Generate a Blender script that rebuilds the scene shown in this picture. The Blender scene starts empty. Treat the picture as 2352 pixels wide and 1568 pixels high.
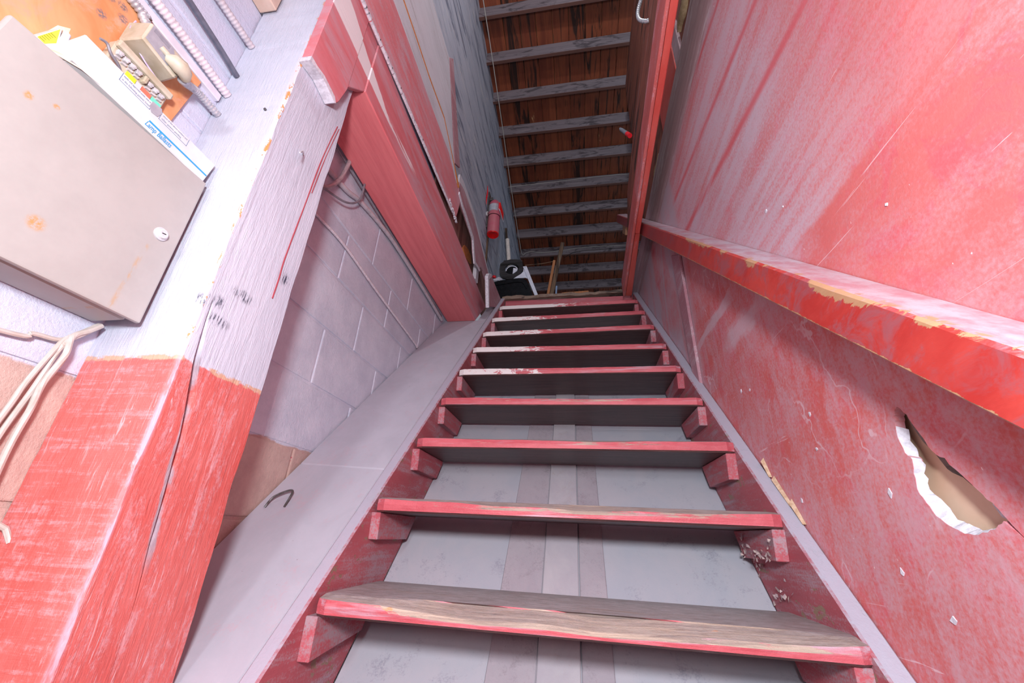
import bpy, bmesh, math, random
from math import sin, cos, pi
from mathutils import Vector, Matrix, noise as mnoise
from mathutils.geometry import tessellate_polygon
random.seed(7)
S = bpy.context.scene
COL = S.collection

# ------------------------------------------------------------------ camera, light, exposure
cam = bpy.data.cameras.new('camera')
cam.sensor_width = 36.0
cam.lens = 947.134 / 2352 * 36.0
cam.clip_start = 0.01
cam_o = bpy.data.objects.new('camera', cam)
COL.objects.link(cam_o)
_r = Vector((0.988433, 0.146981, 0.037368))
_u = Vector((0.028906, -0.424469, 0.904981))
_f = Vector((-0.148877, 0.893433, 0.423808))
m3 = Matrix((_r, _u, -_f)).transposed()
cam_o.matrix_world = Matrix.Translation((0, 0, 1.55)) @ m3.to_4x4()
S.camera = cam_o

w = bpy.data.worlds.new('world')
S.world = w
w.use_nodes = True
w.node_tree.nodes['Background'].inputs[0].default_value = (0.80, 0.86, 1.0, 1)
w.node_tree.nodes['Background'].inputs[1].default_value = 0.22


def lamp(name, kind, loc, energy, color, size, rot=None):
    l = bpy.data.lights.new(name, kind)
    l.energy = energy
    l.color = color
    if kind == 'AREA':
        l.shape = 'RECTANGLE'
        l.size, l.size_y = size
    else:
        l.shadow_soft_size = size
    o = bpy.data.objects.new(name, l)
    o.location = loc
    if rot:
        o.rotation_euler = rot
    COL.objects.link(o)
    return o


# the photographer's flash, just above and behind the camera, plus a fill lamp added further back to even the falloff
lamp('camera_flash', 'POINT', (0.02, -0.30, 1.83), 66, (0.94, 0.97, 1.0), 0.07)
lamp('back_fill', 'AREA', (-0.3, -3.0, 2.35), 26, (0.94, 0.97, 1.0), (0.4, 0.4), (pi / 2, 0, 0))

# a fill lamp added to brighten the loft boards, out of view above the stair opening
lamp('loft_fill', 'POINT', (0.30, 0.55, 4.75), 30, (0.95, 0.97, 1.0), 0.04)

S.view_settings.view_transform = 'Standard'
S.view_settings.look = 'None'
S.view_settings.exposure = 0.45
S.view_settings.gamma = 1.0
S.view_settings.use_curve_mapping = False


# ------------------------------------------------------------------ node materials
def lin(c):
    if isinstance(c, str):
        c = [int(c[i:i + 2], 16) / 255 for i in (0, 2, 4)]
    return tuple((x / 12.92 if x <= 0.04045 else ((x + 0.055) / 1.055) ** 2.4) for x in c[:3]) + (1,)


class G:
    def __init__(s, name, rough=0.7, metal=0.0, spec=0.4):
        s.m = bpy.data.materials.new(name)
        s.m.use_nodes = True
        s.t = s.m.node_tree
        s.b = s.t.nodes['Principled BSDF']
        s.b.inputs['Roughness'].default_value = rough
        s.b.inputs['Metallic'].default_value = metal
        s.b.inputs['Specular IOR Level'].default_value = spec
        g = s.n('ShaderNodeNewGeometry')
        s.pos = g.outputs['Position']
        s.nor = g.outputs['Normal']
        s._xyz = s._n = None

    def n(s, t, **kw):
        x = s.t.nodes.new(t)
        for k, v in kw.items():
            setattr(x, k, v)
        return x

    def put(s, sock, v):
        if v is None:
            return
        if hasattr(v, 'links') or hasattr(v, 'is_output'):
            s.t.links.new(v, sock)
        else:
            sock.default_value = v

    def math(s, op, a, b=None, c=None, clamp=False):
        x = s.n('ShaderNodeMath', operation=op, use_clamp=clamp)
        s.put(x.inputs[0], a); s.put(x.inputs[1], b); s.put(x.inputs[2], c)
        return x.outputs[0]

    def xyz(s):
        if s._xyz is None:
            x = s.n('ShaderNodeSeparateXYZ')
            s.put(x.inputs[0], s.pos)
            s._xyz = x.outputs
        return s._xyz

    def nrm(s):
        if s._n is None:
            x = s.n('ShaderNodeSeparateXYZ')
            s.put(x.inputs[0], s.nor)
            s._n = x.outputs
        return s._n

    def sc(s, k, rot=(0, 0, 0), loc=(0, 0, 0)):
        x = s.n('ShaderNodeMapping')
        s.put(x.inputs['Vector'], s.pos)
        x.inputs['Location'].default_value = loc
        x.inputs['Rotation'].default_value = rot
        x.inputs['Scale'].default_value = k if isinstance(k, tuple) else (k, k, k)
        return x.outputs[0]

    def noise(s, k, detail=4, rough=0.6, dist=0.0, rot=(0, 0, 0), loc=(0, 0, 0)):
        x = s.n('ShaderNodeTexNoise')
        s.put(x.inputs['Vector'], s.sc(k, rot, loc))
        x.inputs['Scale'].default_value = 1.0
        x.inputs['Detail'].default_value = detail
        x.inputs['Roughness'].default_value = rough
        x.inputs['Distortion'].default_value = dist
        return x.outputs['Fac']

    def vor(s, k, feature='F1', rot=(0, 0, 0)):
        x = s.n('ShaderNodeTexVoronoi', feature=feature)
        s.put(x.inputs['Vector'], s.sc(k, rot))
        x.inputs['Scale'].default_value = 1.0
        return x.outputs['Distance']

    def step(s, v, a, b, lo=0.0, hi=1.0):
        x = s.n('ShaderNodeMapRange', interpolation_type='SMOOTHSTEP')
        s.put(x.inputs['Value'], v)
        x.inputs['From Min'].default_value = a
        x.inputs['From Max'].default_value = b
        x.inputs['To Min'].default_value = lo
        x.inputs['To Max'].default_value = hi
        return x.outputs['Result']

    def mix(s, f, a, b):
        x = s.n('ShaderNodeMix', data_type='RGBA')
        s.put(x.inputs[0], f)
        s.put(x.inputs[6], lin(a) if isinstance(a, (str,)) else a)
        s.put(x.inputs[7], lin(b) if isinstance(b, (str,)) else b)
        return x.outputs[2]

    def bump(s, h, strength=0.3, dist=0.002):
        x = s.n('ShaderNodeBump')
        x.inputs['Strength'].default_value = strength
        x.inputs['Distance'].default_value = dist
        s.put(x.inputs['Height'], h)
        s.put(s.b.inputs['Normal'], x.outputs[0])

    def out(s, c, rough=None):
        s.put(s.b.inputs['Base Color'], lin(c) if isinstance(c, str) else c)
        if rough is not None:
            s.put(s.b.inputs['Roughness'], rough)
        return s.m

    def ell(s, i, j, ci, cj, ri, rj, soft=0.3):
        X = s.xyz()
        a = s.math('DIVIDE', s.math('SUBTRACT', X[i], ci), ri)
        b = s.math('DIVIDE', s.math('SUBTRACT', X[j], cj), rj)
        d = s.math('SQRT', s.math('ADD', s.math('MULTIPLY', a, a), s.math('MULTIPLY', b, b)))
        return s.step(d, 1 - soft, 1 + soft, 1, 0)

    def band(s, v, a, b, soft=0.002):
        return s.math('MULTIPLY', s.step(v, a - soft, a + soft), s.step(v, b - soft, b + soft, 1, 0))


def AX(axis, along, across):
    k = [across] * 3
    k['xyz'.index(axis)] = along
    return tuple(k)


def m_plain(name, c, rough=0.5, metal=0.0, var=None, k=30, bump=0.0, spec=0.4):
    g = G(name, rough, metal, spec)
    col = c
    if var:
        col = g.mix(g.step(g.noise(k), 0.35, 0.68), c, var)
    if bump:
        g.bump(g.noise(k * 6), bump, 0.001)
    return g.out(col)


def m_paint(name, base, alt, axis='y', dust=None, dust_amt=0.5, chip=None, chip_amt=0.0, top_dust=None,
            rough=0.5, bump=0.35, grain=90, slope=0.0, chip_k=28, line=None):
    """painted wood: two tones of paint, dust lying in the grain and on top, chips to bare wood"""
    g = G(name, rough)
    rot = (slope, 0, 0)
    col = g.mix(g.step(g.noise(AX(axis, 2.0, 7.0), 5, 0.65, 0.4, rot), 0.33, 0.66), base, alt)
    gr = g.noise(AX(axis, 5, grain), 4, 0.7, 0.0, rot)
    sp = g.noise(220, 3, 0.7)
    if dust:
        a = g.noise(AX(axis, 3, 9), 6, 0.72, 0.8, rot, (3, 1, 7))
        b = g.math('ADD', g.math('MULTIPLY', a, 0.62), g.math('MULTIPLY', gr, 0.38))
        b = g.math('ADD', b, g.math('MULTIPLY', g.math('SUBTRACT', sp, 0.5), 0.35))
        f = g.step(b, 0.62 - 0.25 * dust_amt, 0.80 - 0.25 * dust_amt)
        col = g.mix(g.math('MULTIPLY', f, 0.85), col, dust)
    if line:
        ln = g.step(g.noise(AX(axis, 1.5, 130), 3, 0.6, 0, rot, (9, 2, 4)), 0.66, 0.74)
        col = g.mix(ln, col, line)
    h = g.math('ADD', g.math('MULTIPLY', gr, 0.7), g.math('MULTIPLY', sp, 0.4))
    if chip:
        c1 = g.noise(AX(axis, chip_k * 0.5, chip_k), 6, 0.7, 0.3, rot, (5, 5, 5))
        f = g.step(c1, 0.71 - 0.2 * chip_amt, 0.725 - 0.2 * chip_amt)
        wood = g.mix(gr, chip, '8a6a50')
        col = g.mix(f, col, wood)
        h = g.math('SUBTRACT', h, g.math('MULTIPLY', f, 0.6))
    if top_dust:
        t = g.step(g.math('ADD', g.nrm()[2], g.math('MULTIPLY', g.math('SUBTRACT', gr, 0.5), 0.5)), 0.35, 0.65)
        col = g.mix(g.math('MULTIPLY', t, 0.92), col, top_dust)
    g.bump(h, bump, 0.003)
    return g.out(col, g.step(gr, 0.3, 0.8, rough, min(1, rough + 0.25)))


def m_tread(name, white=0.0, whole_to=None):
    """red nosing, worn bare wood above it, dusty top, dark raw underside"""
    g = G(name, 0.42)
    gr = g.noise((4, 90, 90), 5, 0.7)
    big = g.noise((6, 20, 20), 5, 0.7)
    red = g.mix(g.step(big, 0.35, 0.65), 'b04a54', 'bf5c66')
    red = g.mix(g.step(g.noise((3, 60, 60), 4, 0.7, 0, (0, 0, 0), (4, 4, 4)), 0.5, 0.72), red, 'b69aa8')
    if white:
        wn = g.noise((22, 60, 60), 6, 0.75, 0.6)
        xb = g.step(g.xyz()[0], -0.55, 0.5, white, white - 0.62)
        wf = g.step(g.math('ADD', wn, xb), 0.985, 1.0)
        if whole_to is not None:
            wf = g.math('MULTIPLY', wf, g.step(g.xyz()[0], whole_to, whole_to + 0.004, 1, 0))
        red = g.mix(wf, red, 'd9d2d3')
    wood = g.mix(g.step(gr, 0.3, 0.7), '85766f', 'bba898')
    wood = g.mix(g.step(g.noise((7, 110, 110), 6, 0.8, 0.4, (0, 0, 0), (1, 1, 6)), 0.55, 0.68), wood, '6b5c58')
    wood = g.mix(g.step(g.noise((16, 40, 40), 4, 0.6, 0, (0, 0, 0), (8, 1, 2)), 0.66, 0.74), wood, 'd08a55')
    dustc = g.mix(g.step(g.noise((26, 90, 90), 7, 0.8), 0.38, 0.66), 'aaa3a6', '857b79')
    dustc = g.mix(g.step(g.noise((5, 50, 50), 5, 0.7, 0, (0, 0, 0), (3, 3, 3)), 0.56, 0.72), dustc, '988478')
    nz = g.math('ADD', g.nrm()[2], g.math('MULTIPLY', g.math('SUBTRACT', g.noise((9, 70, 70), 6, 0.75), 0.5), 1.1))
    col = g.mix(g.step(nz, 0.30, 0.42), red, wood)
    col = g.mix(g.step(g.nrm()[2], 0.9, 0.99), col, dustc)
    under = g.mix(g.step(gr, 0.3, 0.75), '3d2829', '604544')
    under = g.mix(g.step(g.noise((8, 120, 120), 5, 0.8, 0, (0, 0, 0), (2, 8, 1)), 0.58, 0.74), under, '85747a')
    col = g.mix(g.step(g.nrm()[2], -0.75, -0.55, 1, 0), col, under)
    g.bump(g.math('ADD', gr, g.math('ADD', g.math('MULTIPLY', big, 0.6), g.math('MULTIPLY', g.noise(190, 4, 0.8), 0.5))), 0.5, 0.004)
    return g.out(col)


def m_wood(name, a, b, dark=None, axis='y', dust=None, dust_amt=0.4, slope=0.0, dark_amt=0.5, bump=0.5, k=1.0, rough=0.75):
    g = G(name, rough)
    rot = (slope, 0, 0)
    gr = g.noise(AX(axis, 2.2 * k, 45 * k), 6, 0.7, 0.5, rot)
    big = g.noise(AX(axis, 1.2 * k, 9 * k), 5, 0.65, 1.2, rot, (2, 3, 4))
    col = g.mix(g.step(gr, 0.3, 0.7), a, b)
    if dark:
        f = g.step(g.math('ADD', g.math('MULTIPLY', big, 0.7), g.math('MULTIPLY', gr, 0.3)), 0.62 - 0.25 * dark_amt, 0.72 - 0.25 * dark_amt)
        col = g.mix(f, col, dark)
    if dust:
        d = g.noise(AX(axis, 3 * k, 28 * k), 7, 0.78, 0.6, rot, (7, 7, 1))
        col = g.mix(g.math('MULTIPLY', g.step(d, 0.66 - 0.3 * dust_amt, 0.80 - 0.3 * dust_amt), 0.9), col, dust)
    g.bump(gr, bump, 0.004)
    return g.out(col)


DUST = 'b3a9b4'

# right wall: red painted drywall with dust lying in long level smears
g = G('red_wall_paint', 0.55)
X = g.xyz()
base = g.mix(g.step(g.noise(2.2, 4, 0.6, 0.5), 0.35, 0.65), 'c0473f', 'c8554d')
base = g.mix(g.step(g.noise(9, 6, 0.72, 1.0, (0, 0, 0), (3, 3, 3)), 0.48, 0.62), base, 'c8474b')
fine = g.noise(160, 3, 0.7)
zz = g.math('ADD', X[2], g.math('MULTIPLY', g.math('SUBTRACT', g.noise(9, 6, 0.7), 0.5), 0.07))
st = g.noise((6, 0.9, 17), 6, 0.68, 0.5, (0.2, 0, 0))
lo_mott = g.noise((4, 2.6, 5.5), 7, 0.70, 0.5, (0.6, 0, 0), (1, 8, 2))
zr = g.math('ADD', 1.652, g.math('MULTIPLY', g.math('SUBTRACT', X[1], 0.436), 0.9684))
above = g.step(g.math('SUBTRACT', X[2], zr), -0.01, 0.03)
clean = g.math('MULTIPLY', above, g.math('MULTIPLY', g.step(g.math('ADD', X[1], g.math('MULTIPLY', g.math('SUBTRACT', lo_mott, 0.5), 0.3)), 0.76, 0.95, 1, 0), g.step(zz, 2.125, 2.15, 1, 0)))
sp2 = g.math('MULTIPLY', g.math('SUBTRACT', fine, 0.5), 0.45)
f_up = g.math('MULTIPLY', g.step(g.math('ADD', sp2, g.math('ADD', g.math('MULTIPLY', st, 0.6), g.math('MULTIPLY', lo_mott, 0.4))), 0.30, 0.60, 0.3, 1.0), g.step(X[1], 0.33, 0.85, 0.35, 1.0))
f_cl = g.step(g.math('ADD', lo_mott, sp2), 0.42, 0.78, 0.16, 0.55)
f_dn = g.step(g.math('ADD', g.math('MULTIPLY', g.math('ADD', lo_mott, g.noise((5, 30, 9), 5, 0.7, 0.8, (0.7, 0, 0), (6, 6, 6))), 0.5), sp2), 0.34, 0.66, 0.12, 0.68)
f_ab = g.math('ADD', g.math('MULTIPLY', f_up, g.math('SUBTRACT', 1.0, clean)), g.math('MULTIPLY', f_cl, clean))
f_all = g.math('ADD', g.math('MULTIPLY', f_ab, above), g.math('MULTIPLY', f_dn, g.math('SUBTRACT', 1.0, above)))
col = g.mix(g.math('MULTIPLY', f_all, 0.86), base, 'bdb0be')
# hairline crackle and scuffs
wp = g.n('ShaderNodeTexVoronoi', feature='DISTANCE_TO_EDGE')
wv_ = g.n('ShaderNodeVectorMath', operation='ADD')
nn = g.n('ShaderNodeTexNoise')
g.put(nn.inputs['Vector'], g.sc(6)); nn.inputs['Scale'].default_value = 1; nn.inputs['Detail'].default_value = 4
g.put(wv_.inputs[0], g.sc((2, 5.5, 4.0), (0.5, 0, 0))); g.put(wv_.inputs[1], nn.outputs['Color'])
g.put(wp.inputs['Vector'], wv_.outputs[0]); wp.inputs['Scale'].default_value = 1.0
hair = g.math('MULTIPLY', g.step(wp.outputs['Distance'], 0.004, 0.011, 1, 0), g.step(g.noise(5, 4, 0.6, 0, (0, 0, 0), (3, 9, 3)), 0.46, 0.60))
hair = g.math('MULTIPLY', hair, g.math('SUBTRACT', 1.0, above))
col = g.mix(g.math('MULTIPLY', hair, 0.55), col, 'd3bcc6')
fl = g.step(g.noise((60, 95, 60), 2, 0.5, 0.3, (0.4, 0, 0), (7, 1, 7)), 0.765, 0.785)
col = g.mix(g.math('MULTIPLY', fl, 0.75), col, 'e0cfd2')
# clean wiped streaks rising slightly to the back
wv = g.math('SUBTRACT', X[2], g.math('MULTIPLY', X[1], 0.21))
for z0, hw in ((2.43, 0.014), (2.66, 0.012), (2.93, 0.010)):
    sm = g.math('MULTIPLY', g.band(wv, z0 - hw, z0 + hw, 0.012), g.step(g.noise((4, 2, 20), 4), 0.3, 0.5))
    col = g.mix(g.math('MULTIPLY', sm, 0.8), col, 'c5525a')
# dusty diagonal boards smears under the rail, and the brown dusty band at the very top
far = g.step(X[1], 1.52, 1.60)
col = g.mix(g.math('MULTIPLY', far, g.step(g.noise((5, 5, 1.2), 6, 0.7, 0.6, (0.5, 0, 0)), 0.38, 0.60, 0.10, 0.95)), col, 'b0a6b2')
smr = g.math('MULTIPLY', g.band(g.math('ADD', X[2], g.math('MULTIPLY', g.math('SUBTRACT', g.noise((4, 4, 20), 4), 0.5), 0.08)), 2.225, 2.265, 0.006), g.band(X[1], 1.18, 1.55, 0.06))
smr2 = g.math('MULTIPLY', g.band(g.math('ADD', X[2], g.math('MULTIPLY', g.math('SUBTRACT', g.noise((6, 5, 14), 5), 0.5), 0.16)), 2.10, 2.16, 0.02), g.band(X[1], 1.0, 1.28, 0.08))
col = g.mix(g.math('MULTIPLY', g.math('MAXIMUM', smr, smr2), 0.6), col, 'c4bac6')
sc1 = g.step(g.noise((80, 3, 90), 3, 0.6, 1.2, (0.85, 0, 0)), 0.70, 0.74)
sc2 = g.step(g.noise((80, 4, 120), 3, 0.6, 1.5, (-0.5, 0, 0), (4, 4, 4)), 0.71, 0.75)
col = g.mix(g.math('MULTIPLY', g.math('MAXIMUM', sc1, sc2), 0.55), col, 'dcc6ce')
col = g.mix(g.math('MULTIPLY', g.step(g.noise(8, 6, 0.75, 0.4, (0, 0, 0), (9, 9, 2)), 0.62, 0.78), 0.4), col, '8f5262')
g.bump(g.math('ADD', g.noise(260, 3), g.math('MULTIPLY', lo_mott, 0.7)), 0.18, 0.002)
M_REDWALL = g.out(col)

# painted concrete block
g = G('painted_block', 0.5)
X = g.xyz()
n1 = g.noise(60, 6, 0.75)
n2 = g.noise(9, 5, 0.7)
wht = g.mix(g.step(n2, 0.3, 0.7), 'cdd3e2', 'bcc3d4')
wht = g.mix(g.step(X[1], 0.6, 1.0), 'c0c8dc', wht)
pnk = g.mix(g.step(n2, 0.35, 0.65), 'bfa89f', 'b09790')
pnk = g.mix(g.step(g.noise(16, 6, 0.7, 0, (0, 0, 0), (5, 2, 2)), 0.64, 0.67), pnk, 'b0606c')
edge = g.math('ADD', X[2], g.math('MULTIPLY', g.math('SUBTRACT', g.noise(14), 0.5), 0.03))
col = g.mix(g.step(edge, 1.763, 1.769), pnk, wht)
col = g.mix(g.step(g.noise(40, 6, 0.8, 0, (0, 0, 0), (1, 1, 1)), 0.68, 0.74), col, '8d8794')
g.bump(g.math('ADD', n1, g.math('MULTIPLY', g.noise(180, 4, 0.8), 0.6)), 0.55, 0.006)
M_BLOCK = g.out(col)

# the post: white above a ragged line, red below
g = G('post_paint', 0.5)
X = g.xyz()
gr = g.noise((60, 60, 3.0), 6, 0.72)
saw = g.noise((4, 4, 70), 5, 0.72, 0.5)
bigz = g.noise((5, 5, 3), 5, 0.7)
edge = g.math('ADD', X[2], g.math('MULTIPLY', g.math('SUBTRACT', g.noise(60, 5, 0.7), 0.5), 0.012))
wht = g.mix(g.step(bigz, 0.3, 0.7), 'c6cddd', 'bac1d2')
redp = g.mix(g.step(bigz, 0.35, 0.65), 'c25853', 'cc6b67')
fr_ = g.step(X[0], -0.667, -0.661)
sw_ = g.math('ADD', g.math('MULTIPLY', saw, g.math('SUBTRACT', 1.0, fr_)), g.math('MULTIPLY', g.noise((34, 34, 10), 7, 0.74, 1.4, (0, 0, 0), (2, 6, 1)), fr_))
dm = g.math('ADD', g.math('MULTIPLY', gr, 0.35), g.math('MULTIPLY', sw_, 0.65))
dm = g.math('ADD', dm, g.math('MULTIPLY', g.math('SUBTRACT', g.noise(150, 4, 0.8), 0.5), 0.4))
redp = g.mix(g.math('MULTIPLY', g.step(dm, 0.48, 0.66), 0.62), redp, 'd0a2aa')
fib = g.noise((170, 170, 14), 4, 0.75, 0.8, (0, 0, 0), (2, 2, 2))
redp = g.mix(g.math('MULTIPLY', g.step(fib, 0.56, 0.66), g.step(g.noise((12, 12, 6), 4, 0.7), 0.40, 0.62, 0.1, 0.8)), redp, 'd8b4bb')
col = g.mix(g.step(edge, 1.799, 1.803), redp, wht)
tan = g.math('MULTIPLY', g.band(edge, 1.797, 1.806, 0.002), g.step(g.noise(25), 0.45, 0.55))
col = g.mix(tan, col, 'c9a48c')
# bare chips along the arris
ar = g.band(X[1], 0.5515, 0.558, 0.0025)
ar = g.math('MULTIPLY', ar, g.step(X[0], -0.675, -0.668))
low = g.step(X[2], 1.78, 1.84)
col = g.mix(g.math('MULTIPLY', g.math('MULTIPLY', ar, low), g.step(g.noise((60, 60, 28), 5, 0.7), 0.54, 0.57)), col, 'd58a50')
col = g.mix(g.math('MULTIPLY', g.math('MULTIPLY', ar, g.math('SUBTRACT', 1.0, low)), g.step(g.noise((40, 40, 9), 4, 0.7), 0.42, 0.52, 0.2, 0.8)), col, 'd3a2b4')
cyl = g.math('ADD', 0.598, g.math('MULTIPLY', g.math('SUBTRACT', 1.754, X[2]), g.step(X[2], 1.74, 1.77, 0.114, 0.24)))
cyl = g.math('ABSOLUTE', g.math('SUBTRACT', X[1], g.math('ADD', cyl, g.math('MULTIPLY', g.math('SUBTRACT', g.noise(26, 4), 0.5), 0.012))))
cm = g.math('MULTIPLY', g.step(cyl, 0.0045, 0.0085, 1, 0), g.math('MULTIPLY', g.step(X[0], -0.70, -0.69), g.math('MULTIPLY', g.step(X[2], 1.46, 1.52), g.step(X[2], 1.80, 1.84, 1, 0))))
col = g.mix(g.math('MULTIPLY', cm, 0.9), col, g.mix(g.noise(90, 4), '8a8490', 'b3abb8'))
for (cy_, cz_, ry_, rz_) in ((0.557, 1.915, 0.012, 0.014), (0.583, 1.927, 0.012, 0.012), (0.628, 1.967, 0.026, 0.011),
                             (0.596, 1.893, 0.024, 0.010), (0.717, 2.068, 0.018, 0.014)):
    k = g.math('MULTIPLY', g.ell(1, 2, cy_, cz_, ry_, rz_, 0.5), g.step(g.noise((260, 260, 34), 4, 0.8), 0.46, 0.60))
    k = g.math('MULTIPLY', k, g.step(X[0], -0.68, -0.67))
    col = g.mix(k, col, '3a3d52')
for (cx_, cz_, rx_, rz_) in ((-0.70, 2.06, 0.01, 0.01),):
    col = g.mix(g.math('MULTIPLY', g.ell(0, 2, cx_, cz_, rx_, rz_), 0.3), col, '99a')if False else col
g.bump(g.math('ADD', g.math('ADD', g.math('MULTIPLY', gr, 0.7), g.math('MULTIPLY', g.noise((110, 110, 22), 5, 0.7, 1.2), 0.45)), g.math('MULTIPLY', saw, g.math('MULTIPLY', g.step(X[0], -0.67, -0.664, 1, 0), 0.35))), 0.6, 0.006)
M_POST = g.out(col)

# red floor beam with an old white paint streak
g = G('red_beam_paint', 0.45)
X = g.xyz()
gr = g.noise((50, 3, 50), 6, 0.7)
base = g.mix(g.step(g.noise((6, 1.5, 9), 5, 0.7), 0.35, 0.65), 'c86a72', 'd07e88')
base = g.mix(g.math('MULTIPLY', g.step(g.noise((8, 2, 16), 6, 0.75, 0.7, (0, 0, 0), (1, 2, 3)), 0.42, 0.66), 0.72), base, 'bf9fac')
zt = g.math('ADD', X[2], g.math('MULTIPLY', g.math('SUBTRACT', g.noise((10, 6, 30), 5, 0.75), 0.5), 0.02))
zt = g.math('ADD', zt, g.math('MULTIPLY', g.math('MINIMUM', g.math('SUBTRACT', 0.92, X[1]), 0.0), 0.05))
upz = g.math('SUBTRACT', 2.945, g.math('MULTIPLY', g.math('SUBTRACT', X[1], 0.70), 0.30))
wt = g.math('MULTIPLY', g.step(zt, 2.862, 2.867), g.step(g.math('SUBTRACT', upz, zt), -0.003, 0.003))
wt = g.math('MULTIPLY', wt, g.step(X[1], 0.90, 0.98, 1, 0))
wt2 = g.math('MULTIPLY', g.band(zt, 2.864, 2.886, 0.003), g.math('MULTIPLY', g.step(X[1], 1.12, 1.2, 1, 0), g.step(gr, 0.4, 0.5)))
wt = g.math('MULTIPLY', g.math('MAXIMUM', wt, wt2), g.step(g.nrm()[0], 0.4, 0.6))
col = g.mix(wt, base, 'e3dfe4')
under = g.mix(g.step(gr, 0.35, 0.7), 'dc7a7e', 'd06c72')
col = g.mix(g.step(g.nrm()[2], -0.8, -0.5, 1, 0), col, under)
col = g.mix(g.step(g.noise((40, 12, 60), 6, 0.8, 0, (0, 0, 0), (8, 8, 8)), 0.70, 0.73), col, 'd9c5cb')
g.bump(gr, 0.35, 0.004)
M_BEAM = g.out(col)

M_REDPANEL = m_paint('red_panel_paint', 'cc737c', 'd4868f', 'y', 'bfa3b0', 0.75, None, 0, None, 0.5, 0.25, 60)
M_GREYPANEL = m_paint('grey_panel_paint', 'c9cdd8', 'bcc1cc', 'y', 'a29ea2', 0.3, None, 0, None, 0.6, 0.2, 60, 0, 28, '8b8583')
M_WEATHER = m_wood('weathered_board', '98a1b3', 'adb5c4', '687184', 'y', 'd2d0cc', 0.36, 0.18, 0.5, 0.6, 1.3)
g = G('charred_plank', 0.5)
X = g.xyz()
idx = g.math('FLOOR', g.math('DIVIDE', g.math('ADD', X[0], 0.80), 0.1385))
wn = g.n('ShaderNodeTexWhiteNoise', noise_dimensions='1D')
g.put(wn.inputs['W'], idx)
rv = wn.outputs['Value']
mp = g.n('ShaderNodeCombineXYZ')
g.put(mp.inputs[0], g.math('MULTIPLY', X[0], 17)); g.put(mp.inputs[1], g.math('ADD', g.math('MULTIPLY', X[1], 1.3), g.math('MULTIPLY', rv, 37))); g.put(mp.inputs[2], g.math('MULTIPLY', X[2], 2))
nt = g.n('ShaderNodeTexNoise')
g.put(nt.inputs['Vector'], mp.outputs[0]); nt.inputs['Scale'].default_value = 1; nt.inputs['Detail'].default_value = 6; nt.inputs['Roughness'].default_value = 0.65; nt.inputs['Distortion'].default_value = 1.0
gr = nt.outputs['Fac']
fi = g.noise((150, 3, 3), 4, 0.7)
col = g.mix(g.step(gr, 0.3, 0.65), '66301f', '8a4a2e')
col = g.mix(g.math('MULTIPLY', g.step(fi, 0.4, 0.7), 0.45), col, '5a2a1c')
dk = g.math('ADD', gr, g.math('MULTIPLY', g.math('SUBTRACT', rv, 0.5), 0.22))
col = g.mix(g.step(dk, 0.54, 0.66), col, '2c1a15')
fr = g.math('FRACT', g.math('DIVIDE', g.math('ADD', X[0], 0.80), 0.1385))
sm = g.math('MAXIMUM', g.step(fr, 0.022, 0.03, 1, 0), g.step(fr, 0.985, 0.99))
col = g.mix(g.math('MULTIPLY', sm, g.step(g.noise((3, 6, 3), 3), 0.4, 0.6)), col, 'a07850')
col = g.mix(g.step(g.noise((14, 2.2, 4), 5, 0.6, 1.2, (0, 0, 0), (4, 2, 1)), 0.70, 0.73), col, 'b9936a')
g.bump(gr, 0.3, 0.003)
M_PLANK = g.out(col)
M_PURLIN = m_paint('dusty_rafter', '6a6163', '7c7274', 'x', '3a3032', 0.50, None, 0, None, 0.8, 0.4, 50)
g = G('dusty_rafter', 0.8)
gr = g.noise((3, 50, 50), 5, 0.7)
bl = g.noise((5, 14, 14), 5, 0.7, 0.8, (0, 0, 0), (6, 2, 1))
col = g.mix(g.step(gr, 0.3, 0.7), '6b636a', '81787f')
col = g.mix(g.math('MULTIPLY', g.step(bl, 0.50, 0.62), 0.8), col, '403a40')
col = g.mix(g.step(g.nrm()[2], -0.8, -0.6, 1, 0), col, g.mix(gr, '6b4a42', '4c302b'))
g.bump(gr, 0.4, 0.003)
M_PURLIN = g.out(col)
M_STRINGER = m_paint('stringer_paint', '9c4a54', 'a8565f', 'y', 'a08e98', 0.62, '8a7a70', 0.55, 'a8a8b8', 0.55, 0.4, 80, 0.77)
M_LEDGE = m_paint('dusty_ledge', 'aeadba', 'a6a5b2', 'y', 'b3a0ac', 0.34, '66606a', 0.03, None, 0.85, 0.15, 40, 0.77, 70)
M_CLEAT = m_paint('cleat_paint', 'b2545e', 'a04a55', 'y', '9a8b94', 0.75, None, 0, None, 0.6, 0.3, 70)
M_SOFFIT = m_paint('dusty_soffit', 'aaa8b2', 'a2a4b0', 'y', '868694', 0.34, '6a646c', 0.0, None, 0.85, 0.15, 25, 0.77, 60)
M_BATTEN = m_paint('dusty_batten', 'b0abb2', 'a39ea8', 'y', 'a0938f', 0.35, None, 0, None, 0.85, 0.15, 60, 0.77)
M_SEAM = m_paint('dusty_seam_board', '9c949e', 'a39ba4', 'y', '8b828a', 0.5, None, 0, None, 0.9, 0.4, 60, 0.77)
g = G('handrail_paint', 0.33)
X = g.xyz()
nv = g.math('MULTIPLY', g.math('SUBTRACT', g.math('SUBTRACT', X[2], 1.652), g.math('MULTIPLY', g.math('SUBTRACT', X[1], 0.436), 0.9684)), 0.7183)
rr = (-0.77, 0, 0)
gr = g.noise((60, 4, 90), 5, 0.7, 0.3, rr)
col = g.mix(g.step(g.noise((9, 5, 9), 5, 0.7, 0.4), 0.35, 0.65), 'ab322e', 'bb433c')
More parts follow.
